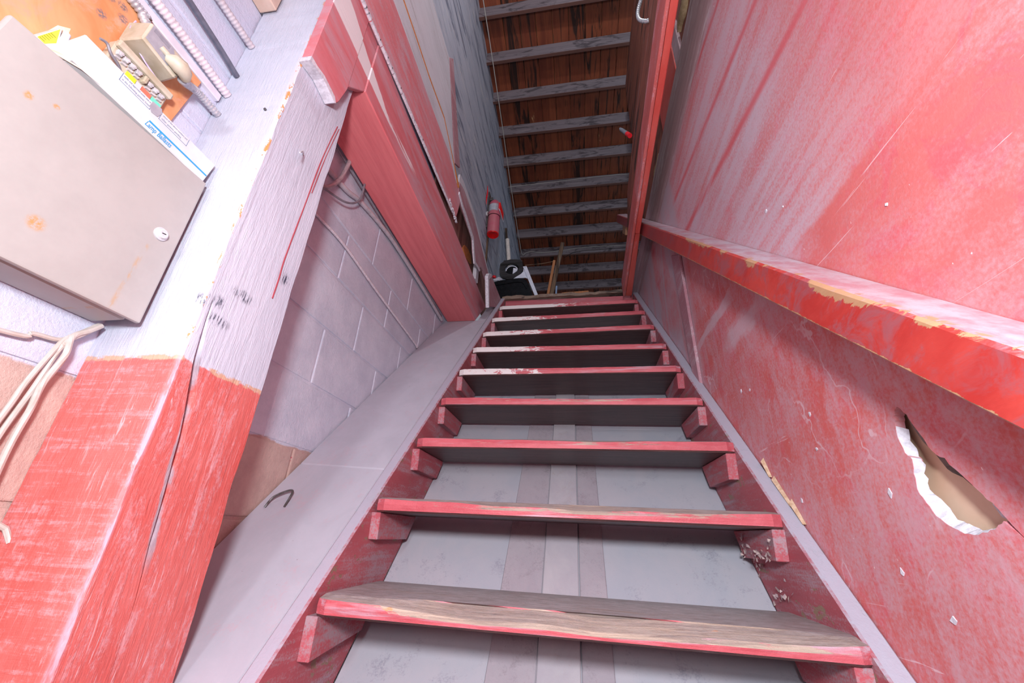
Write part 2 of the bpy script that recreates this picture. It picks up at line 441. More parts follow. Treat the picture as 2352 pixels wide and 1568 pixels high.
col = g.mix(g.math('MULTIPLY', g.step(g.noise((14, 9, 14), 6, 0.75, 0.8, (0, 0, 0), (2, 1, 5)), 0.47, 0.64), 0.8), col, '96565e')
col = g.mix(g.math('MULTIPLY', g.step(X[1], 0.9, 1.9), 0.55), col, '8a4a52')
wz = g.noise((30, 16, 55), 8, 0.78, 0.6, rr, (3, 0, 0))
wz2 = g.noise((5, 4, 5), 3, 0.5, 0, rr, (7, 0, 3))
near = g.step(X[1], 0.95, 1.5, 1.0, 0.35)
lim = g.math('SUBTRACT', g.math('MULTIPLY', g.math('MULTIPLY', g.step(wz2, 0.42, 0.62), 0.022), near), 0.007)
edge_w = g.step(g.math('ADD', g.math('SUBTRACT', nv, g.math('SUBTRACT', 0.0665, lim)), g.math('MULTIPLY', g.math('SUBTRACT', wz, 0.5), 0.045)), 0.0, 0.002)
low_w = g.step(g.math('ADD', g.math('SUBTRACT', 0.0035, nv), g.math('MULTIPLY', g.math('SUBTRACT', wz, 0.5), 0.014)), 0.0, 0.001)
spot = g.step(g.noise((70, 40, 70), 3, 0.6, 0.2, rr, (1, 5, 9)), 0.735, 0.75)
wear = g.math('MAXIMUM', g.math('MAXIMUM', edge_w, low_w), spot)
woodc = g.mix(gr, 'c09574', 'a67c5c')
col = g.mix(wear, col, woodc)
top = g.step(g.math('ADD', g.nrm()[2], g.math('MULTIPLY', g.math('SUBTRACT', gr, 0.5), 0.3)), 0.5, 0.62)
topc = g.mix(g.step(g.noise((20, 5, 20), 5, 0.7, 0, rr), 0.35, 0.66), 'b7adb8', 'b07f8b')
topc = g.mix(g.math('MULTIPLY', g.step(X[0], 0.412, 0.422, 1, 0), g.step(wz, 0.52, 0.56)), topc, woodc)
col = g.mix(top, col, topc)
g.bump(g.math('SUBTRACT', gr, g.math('MULTIPLY', wear, 0.7)), 0.25, 0.002)
M_RAIL = g.out(col)
M_TRIM = m_paint('trim_paint', 'c84c44', 'd2625a', 'y', 'c89aa2', 0.25, 'c9a080', 0.05, None, 0.4, 0.2, 60)
M_TRIMD = m_paint('dusty_trim_paint', 'c25c58', 'cc6f6c', 'y', 'cfa5ae', 0.6, None, 0, None, 0.45, 0.2, 40)
M_DARKTIMBER = m_wood('dark_timber', '7a4438', '9a5c48', '3a2622', 'y', '9d9092', 0.30, 0, 0.5)
M_DUSTYBROWN = m_wood('dusty_brown_band', 'a4868c', 'b8999f', '8d6d72', 'y', 'c9bac2', 0.5, 0, 0.3)
M_HEADER = m_paint('header_paint', 'a24a55', 'ad5862', 'x', '94808a', 0.5, '8a7468', 0.1, None, 0.5, 0.3, 60)
M_FLOORW = m_wood('old_floor_wood', '6b5a52', '8a7668', '3c302c', 'x', 'b9aaa0', 0.4, 0, 0.5)
M_BROWN = m_wood('brown_paneling', '8a625c', '9a726a', '66443f', 'z', '7d6f72', 0.2, 0, 0.5)
M_PINKDUST = m_paint('dusty_pink_paint', 'a0707c', 'a87f8a', 'y', 'b3a3ac', 0.6, None, 0, None, 0.7, 0.2, 60)
M_WHITECHIP = m_plain('white_plaster', 'd2d3de', 0.8, 0, 'b6b4c0', 90, 0.5)
M_ORANGEBARE = m_plain('bare_orange_wood', 'c98652', 0.8, 0, 'b87444', 60, 0.3)
M_SPLINTER = m_plain('bare_splinter', 'cdb49c', 0.8, 0, 'b39478', 80, 0.4)
g = G('enclosure_paint', 0.42)
X = g.xyz()
col = g.mix(g.step(g.noise(7, 5, 0.7), 0.3, 0.7), 'a5a4a2', '9d9c9a')
for (y_, z_, a_, b_) in ((0.352, 1.925, 0.010, 0.010), (0.300, 2.10, 0.004, 0.004), (0.272, 2.085, 0.005, 0.006), (0.31, 1.885, 0.012, 0.006)):
    col = g.mix(g.math('MULTIPLY', g.ell(1, 2, y_, z_, a_, b_, 0.5), g.step(g.noise(180, 4, 0.8), 0.35, 0.6)), col, 'b08858')
dl = g.band(g.math('ADD', X[1], g.math('MULTIPLY', g.math('SUBTRACT', X[2], 2.01), -0.06)), 0.488, 0.494, 0.003)
col = g.mix(g.math('MULTIPLY', g.math('MULTIPLY', dl, g.step(X[2], 1.99, 2.0, 1, 0)), g.step(g.noise((80, 80, 30)), 0.45, 0.6)), col, 'a8957f')
col = g.mix(g.step(g.noise(60, 6, 0.8, 0, (0, 0, 0), (3, 5, 5)), 0.72, 0.76), col, 'a59a8f')
g.bump(g.noise(90, 3), 0.06, 0.001)
M_PANEL = g.out(col)
M_PANELIN = m_plain('enclosure_shadow_gap', '4b423c', 0.8, 0, '2e2724', 40)
M_STEEL = m_plain('dull_steel', 'cfd0d4', 0.35, 0.1, 'b4b6bc', 90)
M_DARKSTEEL = m_plain('rusty_nail_steel', '6c6a6e', 0.5, 0.6, '54504e', 90)
M_CONDUIT = m_plain('galvanised_conduit', 'c3c5cb', 0.38, 0.45, 'a9adb5', 70)
M_CONDWHITE = m_plain('painted_conduit', 'cfcbd4', 0.55, 0, 'bdb7c0', 60, 0.2)
M_CONDGREY = m_plain('grey_conduit', 'bdbac2', 0.6, 0, 'adaab2', 60)
M_CABLEW = m_plain('white_cable', 'bdb8b4', 0.45, 0, 'b0a9a2', 40)
M_CABLEG = m_plain('grey_cable', '85858f', 0.45, 0, '74747e', 40)
M_CABLEB = m_plain('dark_cable', '5d6272', 0.4, 0, '4c5060', 40)
M_PURPLE = m_plain('violet_wire', 'b9a6d8', 0.4, 0, 'c9c0dc', 200)
M_IVORY = m_plain('ivory_plastic', 'bdb8a8', 0.45, 0, 'aca48f', 26)
M_LABELG = m_plain('grey_label', '9fa0aa', 0.6, 0, '92939e', 60)
M_CARTON = m_plain('white_carton', 'cfd1d3', 0.6, 0, 'c4c6ca', 24, 0.05)
M_KRAFT = m_plain('torn_kraft', 'd9bfa6', 0.9, 0, 'e6ddd3', 50, 0.3)
M_CYAN = m_plain('blue_print', '2f95cc', 0.6)
M_BLUEG = m_plain('blue_grey_print', '5f80a4', 0.6)
M_YELLOW = m_plain('yellow_print', 'e9e43a', 0.6)
M_YELLOW2 = m_plain('pale_yellow_label', 'cfcf38', 0.6, 0, 'c8c848', 50)
M_CORAL = m_plain('coral_print', 'ee7560', 0.6)
M_TEAL = m_plain('teal_print', '6fd4bd', 0.6)
M_INK = m_plain('dark_ink', '6b6424', 0.7)
g = G('orange_plywood', 0.7)
col = g.mix(g.step(g.noise((5, 9, 5), 5, 0.7, 1.0), 0.35, 0.65), 'c27f52', 'cf9a70')
col = g.mix(g.step(g.noise(22, 5, 0.7, 0.5), 0.52, 0.68), col, 'c9947a')
for (y_, z_) in ((0.305, 2.433), (0.325, 2.44), (0.335, 2.418), (0.310, 2.385)):
    col = g.mix(g.math('MULTIPLY', g.ell(1, 2, y_, z_, 0.008, 0.008, 0.5), g.step(g.noise(260, 4), 0.4, 0.55)), col, '77696c')
M_PLY = g.out(col)
M_GREYWHITE = m_plain('white_painted_board', 'd4d4de', 0.55, 0, 'c6c6d2', 20, 0.2)
M_BEIGE = m_plain('beige_joist', 'cdb9ab', 0.7, 0, 'bfa898', 14, 0.2)
M_TAN = m_plain('tan_board', 'd6bda6', 0.85, 0, 'ccb096', 12, 0.1)
M_FIBRE = m_wood('shaded_grey_fibre', '584e49', '776b64', '1f1a18', 'y', 'b9b3b0', 0.2, 0, 0.5)  # grey fibre, its colour darkened for the shade deep in the hole
M_FOAM = m_plain('tan_foam', 'b49a7c', 0.9, 0, 'a08664', 90, 0.6)
M_EXT = m_plain('extinguisher_red', 'b0646f', 0.5, 0, 'b2546a', 14)
M_EXTB = m_plain('clean_red', 'dc1414', 0.35)
M_BLACK = m_plain('black_plastic', '0c0d10', 0.22, 0, '141519', 30, 0.05, 0.18)
M_BLACKW = m_wood('black_ribbed', '26262a', '333338', '121214', 'x', '4c4d52', 0.1, 0, 0.4)
M_WHITEP = m_plain('white_plastic', 'cfd6e6', 0.45, 0, 'c2c9da', 30)
M_PVC = m_plain('white_tube', 'd3cfcb', 0.5, 0, 'c2bcb8', 40)
M_STICKO = m_wood('orange_stick', '8d5d3c', 'a06d48', '5b3d2a', 'z', '8a7d72', 0.1)
M_STICKB = m_wood('brown_stick', '5d4a3a', '6f5a48', '3a2e26', 'z', '86796c', 0.2)
M_GREYBOARD = m_plain('grey_board', '6c717c', 0.7, 0, '5e636e', 14, 0.2)
M_BLUE = m_plain('blue_plastic', '7f97b8', 0.4)
M_CORD = m_plain('white_cord', 'a9a8a4', 0.6)
M_REDTAG = m_plain('red_plastic', 'cf202c', 0.4)
M_BAG = m_plain('white_bag', 'c3c8d4', 0.4, 0, 'b2b8c6', 60)
M_CONC = m_plain('concrete', '8d8a88', 0.9, 0, '7d7a78', 6, 0.2)
M_DRIP = m_plain('red_drip', '98404a', 0.5)
M_FLAKE = m_plain('peeled_paint', 'a58d95', 0.7, 0, 'c9b7ae', 90)
M_TR = m_tread('tread_worn_red')
M_TRW = m_tread('tread_flaking', 0.62)
M_TRW2 = m_tread('tread_white', 0.78, 0.21)


# ------------------------------------------------------------------ mesh building
class MB:
    def __init__(s):
        s.v, s.f = [], []

    def add(s, vs, fs):
        o = len(s.v)
        s.v += [Vector(p) for p in vs]
        s.f += [tuple(i + o for i in q) for q in fs]
        return s

    def box(s, x0, x1, y0, y1, z0, z1):
        return s.hexa([(x0, y0, z0), (x1, y0, z0), (x1, y1, z0), (x0, y1, z0), (x0, y0, z1), (x1, y0, z1), (x1, y1, z1), (x0, y1, z1)])

    def hexa(s, p):
        return s.add(p, [(3, 2, 1, 0), (4, 5, 6, 7), (0, 1, 5, 4), (1, 2, 6, 5), (2, 3, 7, 6), (3, 0, 4, 7)])

    def obox(s, c, ax, ay, az, hx, hy, hz):
        """box by centre, axes and half sizes"""
        c, ax, ay, az = Vector(c), Vector(ax).normalized() * hx, Vector(ay).normalized() * hy, Vector(az).normalized() * hz
        return s.hexa([c - ax - ay - az, c + ax - ay - az, c + ax + ay - az, c - ax + ay - az,
                       c - ax - ay + az, c + ax - ay + az, c + ax + ay + az, c - ax + ay + az])

    def prism(s, poly, axis, a, b, holes=()):
        """polygon in the plane across an axis, run from a to b; poly of pairs in the remaining axis order"""
        def P(q, t):
            return {'x': (t, q[0], q[1]), 'y': (q[0], t, q[1]), 'z': (q[0], q[1], t)}[axis]
        loops = [list(poly)] + [list(h) for h in holes]
        flat = [q for L in loops for q in L]
        tri = tessellate_polygon([[Vector((q[0], q[1], 0)) for q in L] for L in loops])
        n = len(flat)
        vs = [P(q, a) for q in flat] + [P(q, b) for q in flat]
        fs = [tuple(t) for t in tri] + [tuple(i + n for i in reversed(t)) for t in tri]
        k = 0
        for L in loops:
            m = len(L)
            for i in range(m):
                j = (i + 1) % m
                fs.append((k + i, k + j, k + j + n, k + i + n))
            k += m
        return s.add(vs, fs)

    def loft(s, rings, cap=True):
        n = len(rings[0])
        vs = [p for R in rings for p in R]
        fs = []
        for i in range(len(rings) - 1):
            for j in range(n):
                k = (j + 1) % n
                fs.append((i * n + j, i * n + k, (i + 1) * n + k, (i + 1) * n + j))
        if cap:
            fs.append(tuple(reversed(range(n))))
            fs.append(tuple((len(rings) - 1) * n + j for j in range(n)))
        return s.add(vs, fs)

    def tube(s, pts, r, n=8, rad=None, smooth=0, flat=None):
        pts = [Vector(p) for p in pts]
        if smooth:
            pts = spline(pts, smooth)
        rings = []
        up = Vector((0.31, 0.2, 0.93))
        for i, p in enumerate(pts):
            t = (pts[min(i + 1, len(pts) - 1)] - pts[max(i - 1, 0)]).normalized()
            a = t.cross(up)
            if a.length < 1e-4:
                a = t.cross(Vector((1, 0, 0)))
            a.normalize()
            b = t.cross(a)
            rr = rad(i, len(pts)) if rad else r
            rings.append([p + (a * cos(2 * pi * k / n) + b * sin(2 * pi * k / n)) * rr for k in range(n)])
        return s.loft(rings)

    def lathe(s, c, axis, prof, n=24):
        """profile of (radius, height) turned about an axis through c"""
        az = Vector(axis).normalized()
        ax = az.cross(Vector((0, 1, 0.01))).normalized()
        ay = az.cross(ax)
        c = Vector(c)
        return s.loft([[c + az * h + (ax * cos(2 * pi * k / n) + ay * sin(2 * pi * k / n)) * max(r, 1e-4) for k in range(n)] for r, h in prof])

    def build(s, name, mat, parent=None, bevel=0.0, seg=1, smooth=False, **props):
        me = bpy.data.meshes.new(name)
        off = parent['base'] if (parent is not None and 'base' in parent) else None
        o = bpy.data.objects.new(name, me)
        base = Vector((0, 0, 0))
        if parent is not None:
            base = Vector(off) if off is not None else Vector((0, 0, 0))
        bm = bmesh.new()
        vs = [bm.verts.new(v - base) for v in s.v]
        for q in s.f:
            try:
                bm.faces.new([vs[i] for i in q])
            except ValueError:
                pass
        bmesh.ops.recalc_face_normals(bm, faces=bm.faces)
        if bevel:
            ed = [e for e in bm.edges if len(e.link_faces) == 2 and e.calc_face_angle(0) > 0.5]
            bmesh.ops.bevel(bm, geom=ed, offset=bevel, segments=seg, affect='EDGES', profile=0.6, clamp_overlap=True)
        if smooth:
            for f in bm.faces:
                f.smooth = True
            for e in bm.edges:
                if len(e.link_faces) == 2 and e.calc_face_angle(0) > 0.7:
                    e.smooth = False
        bm.to_mesh(me)
        bm.free()
        me.materials.append(mat)
        COL.objects.link(o)
        if parent is not None:
            o.parent = parent
            o['base'] = list(base)
        for k, v in props.items():
            o[k] = v
        return o


def spline(pts, k):
    out = []
    n = len(pts)
    for i in range(n - 1):
        p0, p1, p2, p3 = pts[max(i - 1, 0)], pts[i], pts[i + 1], pts[min(i + 2, n - 1)]
        for j in range(k):
            t = j / k
            out.append(0.5 * ((2 * p1) + (p2 - p0) * t + (2 * p0 - 5 * p1 + 4 * p2 - p3) * t * t + (3 * p1 - p0 - 3 * p2 + p3) * t ** 3))
    out.append(pts[-1])
    return out


def thing(name, label, cat, loc=(0, 0, 0), group=None):
    o = bpy.data.objects.new(name, None)
    o.empty_display_size = 0.05
    o.location = loc
    o['base'] = list(loc)
    o['label'] = label
    o['category'] = cat
    if group:
        o['group'] = group
    COL.objects.link(o)
    return o


def tag(o, label, cat, group=None):
    o['label'] = label
    o['category'] = cat
    if group:
        o['group'] = group
    # move the origin to the thing's own base
    me = o.data
    c = Vector((0, 0, 0))
    for v in me.vertices:
        c += v.co
    c /= max(1, len(me.vertices))
    c.z = min(v.co.z for v in me.vertices)
    for v in me.vertices:
        v.co -= c
    o.location = c
    return o


def struct(o):
    o['kind'] = 'structure'
    return o


def text_mesh(name, body, size, origin, right, up, mat, parent, shear=0.0, fit=None):
    """flat print on a real face: lettering laid along 'right' and 'up' from origin"""
    cu = bpy.data.curves.new(name, 'FONT')
    cu.body = body
    cu.size = size
    cu.shear = shear
    cu.resolution_u = 3
    cu.offset = 0.0 if size < 0.01 else 0.012 * size
    tmp = bpy.data.objects.new('t', cu)
    COL.objects.link(tmp)
    dg = bpy.context.evaluated_depsgraph_get()
    me = bpy.data.meshes.new_from_object(tmp.evaluated_get(dg))
    bpy.data.objects.remove(tmp)
    bpy.data.curves.remove(cu)
    me.name = name
    R, U = Vector(right).normalized(), Vector(up).normalized()
    b = Vector(parent['base'])
    k = 1.0
    if fit:
        wd = max(v.co.x for v in me.vertices) - min(v.co.x for v in me.vertices)
        k = fit / wd
    for v in me.vertices:
        v.co = Vector(origin) - b + R * v.co.x * k + U * v.co.y
    me.materials.clear()
    me.materials.append(mat)
    o = bpy.data.objects.new(name, me)
    COL.objects.link(o)
    o.parent = parent
    return o


TH = 0.7693
ST, CT = sin(TH), cos(TH)
D0 = 0.4055


def zs(y, n=0.0):
    """height of the stair slope at y, n metres above it"""
    return (D0 + n + ST * y) / CT


def K(pts, k=1.035):
    return [(y * k, 1.55 + (z - 1.55) * k) for y, z in pts]


def jit(a):
    return random.uniform(-a, a)


# ------------------------------------------------------------------ the setting
struct(MB().box(-2.6, 0.7, -2.4, 3.2, -0.05, 0.0).build('floor', M_CONC))

# right wall with its torn hole and the crack running from it
hole = [(0.685, 1.748), (0.694, 1.743), (0.698, 1.735), (0.702, 1.722), (0.706, 1.700), (0.702, 1.682), (0.693, 1.671), (0.699, 1.652), (0.703, 1.631),
        (0.697, 1.612), (0.686, 1.595), (0.672, 1.582), (0.657, 1.574), (0.640, 1.571), (0.619, 1.574), (0.603, 1.578), (0.592, 1.585),
        (0.575, 1.5655), (0.50, 1.545), (0.42, 1.529), (0.42, 1.5305), (0.50, 1.5465), (0.575, 1.5673), (0.588, 1.588),
        (0.590, 1.594), (0.597, 1.604), (0.609, 1.622), (0.623, 1.641), (0.638, 1.662), (0.653, 1.675), (0.660, 1.694), (0.666, 1.711), (0.673, 1.731)]
def rag(P, k, a):
    out = []
    for i, p in enumerate(P):
        q = P[(i + 1) % len(P)]
        L = math.hypot(q[0] - p[0], q[1] - p[1])
        m = k if L < 0.04 else 1
        for j in range(m):
            t = j / m
            d = 0 if (16 <= i <= 22) else a
            out.append((p[0] + (q[0] - p[0]) * t + jit(d), p[1] + (q[1] - p[1]) * t + jit(d)))
    return out


outer0 = hole[3:15]
hole = rag(hole, 3, 0.0013)
wr = MB().prism([(-2.4, 0.0), (3.0, 0.0), (3.0, 3.16), (-2.4, 3.16)], 'x', 0.48, 0.494, [hole]).build('wall_right', M_REDWALL)
struct(wr)
wr['base'] = [0, 0, 0]
# torn gypsum lip inside the lower left rim
outer = hole[9:45]
inner = []
for i, (y, z) in enumerate(outer):
    c = Vector((0.645 - y, 1.63 - z))
    dd = (0.006, 0.009, 0.007, 0.002, 0.001, 0.003, 0.011, 0.013, 0.006, 0.008, 0.005, 0.003, 0.002)
    d = min((dd[i // 3] * (3 - i % 3) + dd[i // 3 + 1] * (i % 3)) / 3 + abs(jit(0.0025)), c.length * 0.4)
    c = c.normalized() * d
    inner.append((y + c.x, z + c.y))
lip = MB()
vs = [(0.4808, y, z) for y, z in outer] + [(0.4925 + jit(0.002), y, z) for y, z in inner]
n = len(outer)
lip.add(vs, [(i, i + 1, n + i + 1, n + i) for i in range(n - 1)])
lip.build('torn_edge', M_WHITECHIP, wr, label='white torn gypsum edge of the hole')
MB().prism([(0.592, 1.586), (0.586, 1.592), (0.597, 1.612), (0.604, 1.604), (0.599, 1.59)], 'x', 0.486, 0.49).build('torn_edge', M_WHITECHIP, wr)
MB().box(0.508, 0.520, 0.2, 1.1, 1.40, 1.95).build('inner_board', M_TAN, wr, label='tan board seen inside the hole')
chunk = MB()
chunk.prism([(0.69, 1.76), (0.699, 1.742), (0.694, 1.715), (0.685, 1.692), (0.672, 1.672), (0.662, 1.650), (0.645, 1.640), (0.634, 1.626), (0.612, 1.632), (0.60, 1.65), (0.62, 1.72)], 'x', 0.4945, 0.507)
chunk.build('loose_fibre', M_FIBRE, wr, 0.004, label='grey fibrous scrap in the hole')
# plaster chips knocked off the paint
for (y, z, r) in ((0.868, 2.300, 0.006), (0.885, 2.127, 0.004), (0.905, 2.055, 0.004), (0.70, 1.93, 0.004), (0.655, 1.905, 0.004), (0.315, 2.16, 0.004),
                  (1.24, 1.955, 0.006), (1.18, 1.94, 0.005), (0.80, 2.25, 0.003), (0.92, 1.80, 0.005), (0.93, 1.73, 0.005), (0.76, 1.63, 0.006),
                  (0.79, 1.52, 0.006), (0.72, 1.47, 0.007), (1.04, 1.64, 0.005), (0.56, 2.03, 0.003)):
    a = random.random() * 6
    pts = [(y + r * cos(a + t) * random.uniform(0.5, 1.1), z + 1.3 * r * sin(a + t) * random.uniform(0.5, 1.1)) for t in (0, 1.4, 2.9, 4.4)]
    MB().prism(pts, 'x', 0.4785, 0.4805).build('paint_chip', M_WHITECHIP, wr)
# vertical batten that covers the panel joint, and the dusty plywood beyond it
MB().hexa([(0.467, 1.570, 2.03), (0.4798, 1.570, 2.03), (0.4798, 1.640, 2.03), (0.467, 1.640, 2.03),
           (0.467, 1.575, 2.70), (0.4798, 1.575, 2.70), (0.4798, 1.690, 2.78), (0.467, 1.690, 2.78)]).build('batten', M_PINKDUST, wr, 0.003)
struct(MB().box(0.484, 0.51, -1.0, 3.0, 3.16, 3.46).build('trim_1', M_DUSTYBROWN, None, 0.004))
sw = struct(MB().box(0.515, 0.535, -0.5, 2.45, 3.16, 5.2).build('wall_loft_right', M_DARKTIMBER))
sw['base'] = [0, 0, 0]
MB().box(0.497, 0.515, 1.27, 1.60, 3.46, 3.75).build('panel', M_TRIM, sw, 0.003, label='red painted board between dark timbers')
MB().box(0.500, 0.515, 1.19, 1.27, 3.46, 3.75).build('panel', M_DUSTYBROWN, sw, 0.003)
fo = MB()
pts = [Vector((0.508, 1.72 + 0.028 * i, 3.50 + 0.012 * sin(i * 1.7))) for i in range(9)]
fo.tube(pts, 0.02, 9, lambda i, n: 0.004 + 0.015 * sin(pi * (i + 0.5) / n) ** 0.5 + jit(0.0015))
fo.build('foam_bead', M_FOAM, sw, smooth=True)
fo = MB()
pts = [Vector((0.508, 0.98 + 0.028 * i, 3.62 + 0.012 * sin(i * 1.3))) for i in range(8)]
fo.tube(pts, 0.02, 9, lambda i, n: 0.004 + 0.016 * sin(pi * (i + 0.5) / n) ** 0.5 + jit(0.002))
fo.build('foam_bead', M_FOAM, sw, smooth=True)

# left wall of painted concrete block
wl = struct(MB().box(-1.0, -0.8535, -2.4, 2.75, 0.0, 2.86).build('wall_left', M_BLOCK))
wl['base'] = [0, 0, 0]
block_me = None
for c in range(-4, 6):
    z0 = 1.766 + 0.2035 * c
    odd = (c % 2 == 0)
    for k in range(-5, 5):
        y0 = (1.357 if odd else 1.158) + 0.3985 * k
        if c == 0:
            y0 += 0.06
        if y0 + 0.4 < 0.1 or y0 > 2.6 or z0 > 2.7:
            continue
        if block_me is None:
            b = MB().box(-0.03, 0.0, 0.004, 0.3945, 0.004, 0.1995).build('block', M_BLOCK, wl, 0.004, 2)
            block_me = b.data
        else:
            b = bpy.data.objects.new('block', block_me)
            COL.objects.link(b)
            b.parent = wl
        b.location = (-0.8495 + jit(0.0012), y0, z0)
# white board strip above the plywood
MB().box(-0.853, -0.838, -0.4, 0.545, 2.478, 2.50).build('board_strip', M_GREYWHITE, wl, 0.002)

# upper wall of weathered boarding and the sloping ceiling
struct(MB().prism([(0.3, 3.225), (7.0, 3.225), (7.0, 4.6), (0.3, 5.84)], 'x', -0.725, -0.70).build('wall_loft_left', M_WEATHER))
CS = -0.18521


def zc(y):
    return 5.7433 + CS * y


ce = struct(MB().hexa([(-0.85, 0.2, zc(0.2) + 0.165), (1.05, 0.2, zc(0.2) + 0.165), (1.05, 8.5, zc(8.5) + 0.165), (-0.85, 8.5, zc(8.5) + 0.165),
                       (-0.85, 0.2, zc(0.2) + 0.18), (1.05, 0.2, zc(0.2) + 0.18), (1.05, 8.5, zc(8.5) + 0.18), (-0.85, 8.5, zc(8.5) + 0.18)]).build('ceiling', M_DARKTIMBER))
ce['base'] = [0, 0, 0]
x = -0.80
while x < 1.0:
    wd = 0.1385
    h = 0.137 + jit(0.002)
    p = []
    for dz in (0, 0.02):
        p += [(x + 0.002, 0.2, zc(0.2) + h + dz), (x + wd - 0.002, 0.2, zc(0.2) + h + dz), (x + wd - 0.002, 8.5, zc(8.5) + h + dz), (x + 0.002, 8.5, zc(8.5) + h + dz)]
    MB().hexa(p).build('plank', M_PLANK, ce, 0.003)
    x += wd
y = 1.865 - 0.3265 * 4
for k in range(24):
    yy = 1.535 - 0.3265 + 0.3265 * k + 0.001
    a = jit(0.004)
    xL, xR = -0.705 + (0.02 if k > 6 else 0), 1.0
    MB().hexa([(xL, yy, zc(yy)), (xR, yy - 0.02 + a, zc(yy)), (xR, yy + 0.031 + a - 0.02, zc(yy)), (xL, yy + 0.031, zc(yy)),
               (xL, yy, zc(yy) + 0.136), (xR, yy - 0.02 + a, zc(yy) + 0.136), (xR, yy + 0.011 + a, zc(yy) + 0.136), (xL, yy + 0.031, zc(yy) + 0.136)]
              ).build('rafter', M_PURLIN, ce, 0.003)

# upper floor beyond the stair head, its worn front edge and red header board
fl = struct(MB().box(-0.70, 0.53, 2.80, 6.0, 3.14, 3.215).build('floor_upper', M_FLOORW))
fl['base'] = [0, 0, 0]
for k in range(8):
    y0 = 2.765 + 0.1 * k
    if k == 0:
        R = []
        for i in range(26):
            xx = -0.545 + 0.935 * i / 25
            zt = 3.232 + 0.010 * i / 25 + jit(0.004)
            yf = 2.715 + jit(0.008)
            R.append([(xx, yf, 3.200 + 0.016 * i / 25), (xx, yf, zt - 0.004), (xx, yf + 0.02, zt), (xx, y0 + 0.097, 3.235), (xx, y0 + 0.097, 3.205)])
        MB().loft(R).build('floorboard', M_FLOORW, fl)
    else:
        MB().box(-0.70, 0.53, y0, y0 + 0.097, 3.2155, 3.235).build('floorboard', M_FLOORW, fl, 0.002)

# plank ceiling above the lower left
struct(MB().box(-2.0, -0.70, -1.2, 0.70, 3.10, 3.14).build('ceiling_lower', M_GREYWHITE))
struct(MB().box(-0.853, -0.80, -0.8, 0.545, 2.858, 2.95).build('trim_2', M_BEIGE, None, 0.003))

# ------------------------------------------------------------------ staircase
st = thing('staircase', 'steep open staircase of worn red wooden treads between red dusty stringers', 'stairs', (0, -0.4, 0))
yb = -0.55
for x0, x1 in ((-0.556, -0.522), (0.441, 0.479)):
    MB().prism([(yb, 0.0), (-0.28, 0.0), (2.72, zs(2.72, -0.235)), (2.72, zs(2.72, 0.012)), (yb, zs(yb, 0.004) if zs(yb) > 0 else 0.02)], 'x', x0, x1
               ).build('stringer', M_STRINGER, st, 0.004)
nose = [((-0.503, .859, 1.396), (0.447, .853, 1.385)), ((-0.509, 1.059, 1.590), (0.440, 1.054, 1.583)), ((-0.507, 1.265, 1.789), (0.4405, 1.257, 1.782)),
        ((-0.5135, 1.47, 1.987), (0.435, 1.455, 1.975)), ((-0.514, 1.672, 2.183), (0.433, 1.668, 2.179)), ((-0.516, 1.878, 2.384), (0.434, 1.867, 2.372)),
        ((-0.517, 2.068, 2.567), (0.436, 2.094, 2.592)), ((-0.517, 2.28, 2.772), (0.438, 2.313, 2.804)), ((-0.517, 2.502, 2.987), (0.439, 2.524, 3.008))]
for k in range(1, 7):
    nose.insert(0, ((-0.515, .859 - .2065 * k, 1.396 - .2 * k), (0.438, .856 - .2065 * k, 1.396 - .2 * k)))


def tread(i, A, B, mat, wear):
    A, B = Vector(A), Vector(B)
    R = []
    n = 44
    t = 0.036
    for j in range(n + 1):
        u = j / n
        p = A.lerp(B, u)
        e = min(u, 1 - u)
        mid = max(0.0, 1 - abs(u - 0.56) / 0.42)
        nz = mnoise.noise(Vector((p.x * 7, i * 3.1, 0.3)))
        nf = mnoise.noise(Vector((p.x * 31, i * 7.7, 2.0)))
        wd = 0.0035 + wear * (0.35 + 0.9 * mid ** 0.7 + 0.5 * nz) * 0.009 + abs(nf) * 0.0015
        cut = 0.010 * max(0, 1 - e * 55) ** 2
        y, z = p.y + cut + 0.0012 * nf, p.z
        bk = p.y + 0.278
        R.append([(p.x, bk, z), (p.x, bk, z + t), (p.x, y + 0.045, z + t - 0.0003), (p.x, y + 0.012 + 2.0 * wd, z + t - 0.15 * wd),
                  (p.x, y + 0.001 + 0.25 * wd, z + t - wd - 0.0005), (p.x, y, z + 0.6 * (t - wd)), (p.x, y + 0.0015, z + 0.004), (p.x, y + 0.006, z)])
    return MB().loft(R).build('tread', mat, st)


for i, (A, B) in enumerate(nose):
    k = i - 6
    tread(i, A, B, M_TR if k < 4 else (M_TRW2 if k == 8 else M_TRW), 1.7 if k <= 0 else (1.0 if k == 1 else (0.55 if k < 4 else 0.25)))
    for s, (x0, x1) in ((0, (-0.5225, -0.498)), (1, (0.4145, 0.4415))):
        P = (A, B)[s]
        y0, zt = P[1] + 0.012 + jit(0.004), P[2] - 0.001
        h = 0.066 + jit(0.005)
        if k == 0 and s == 0:
            poly = [(y0, zt), (y0, zt - 0.072), (y0 + 0.20, zt - 0.055), (y0 + 0.245, zt)]
        elif s == 1 and k >= 1:
            poly = [(y0 - 0.002, zt), (y0 + 0.008, zt - h), (y0 + 0.20, zt - h), (y0 + 0.252, zt)]
        else:
            poly = [(y0, zt), (y0 + 0.004, zt - h), (y0 + 0.20, zt - h), (y0 + 0.255, zt)]
        MB().prism(poly, 'x', x0, x1).build('cleat', M_CLEAT, st, 0.0015)


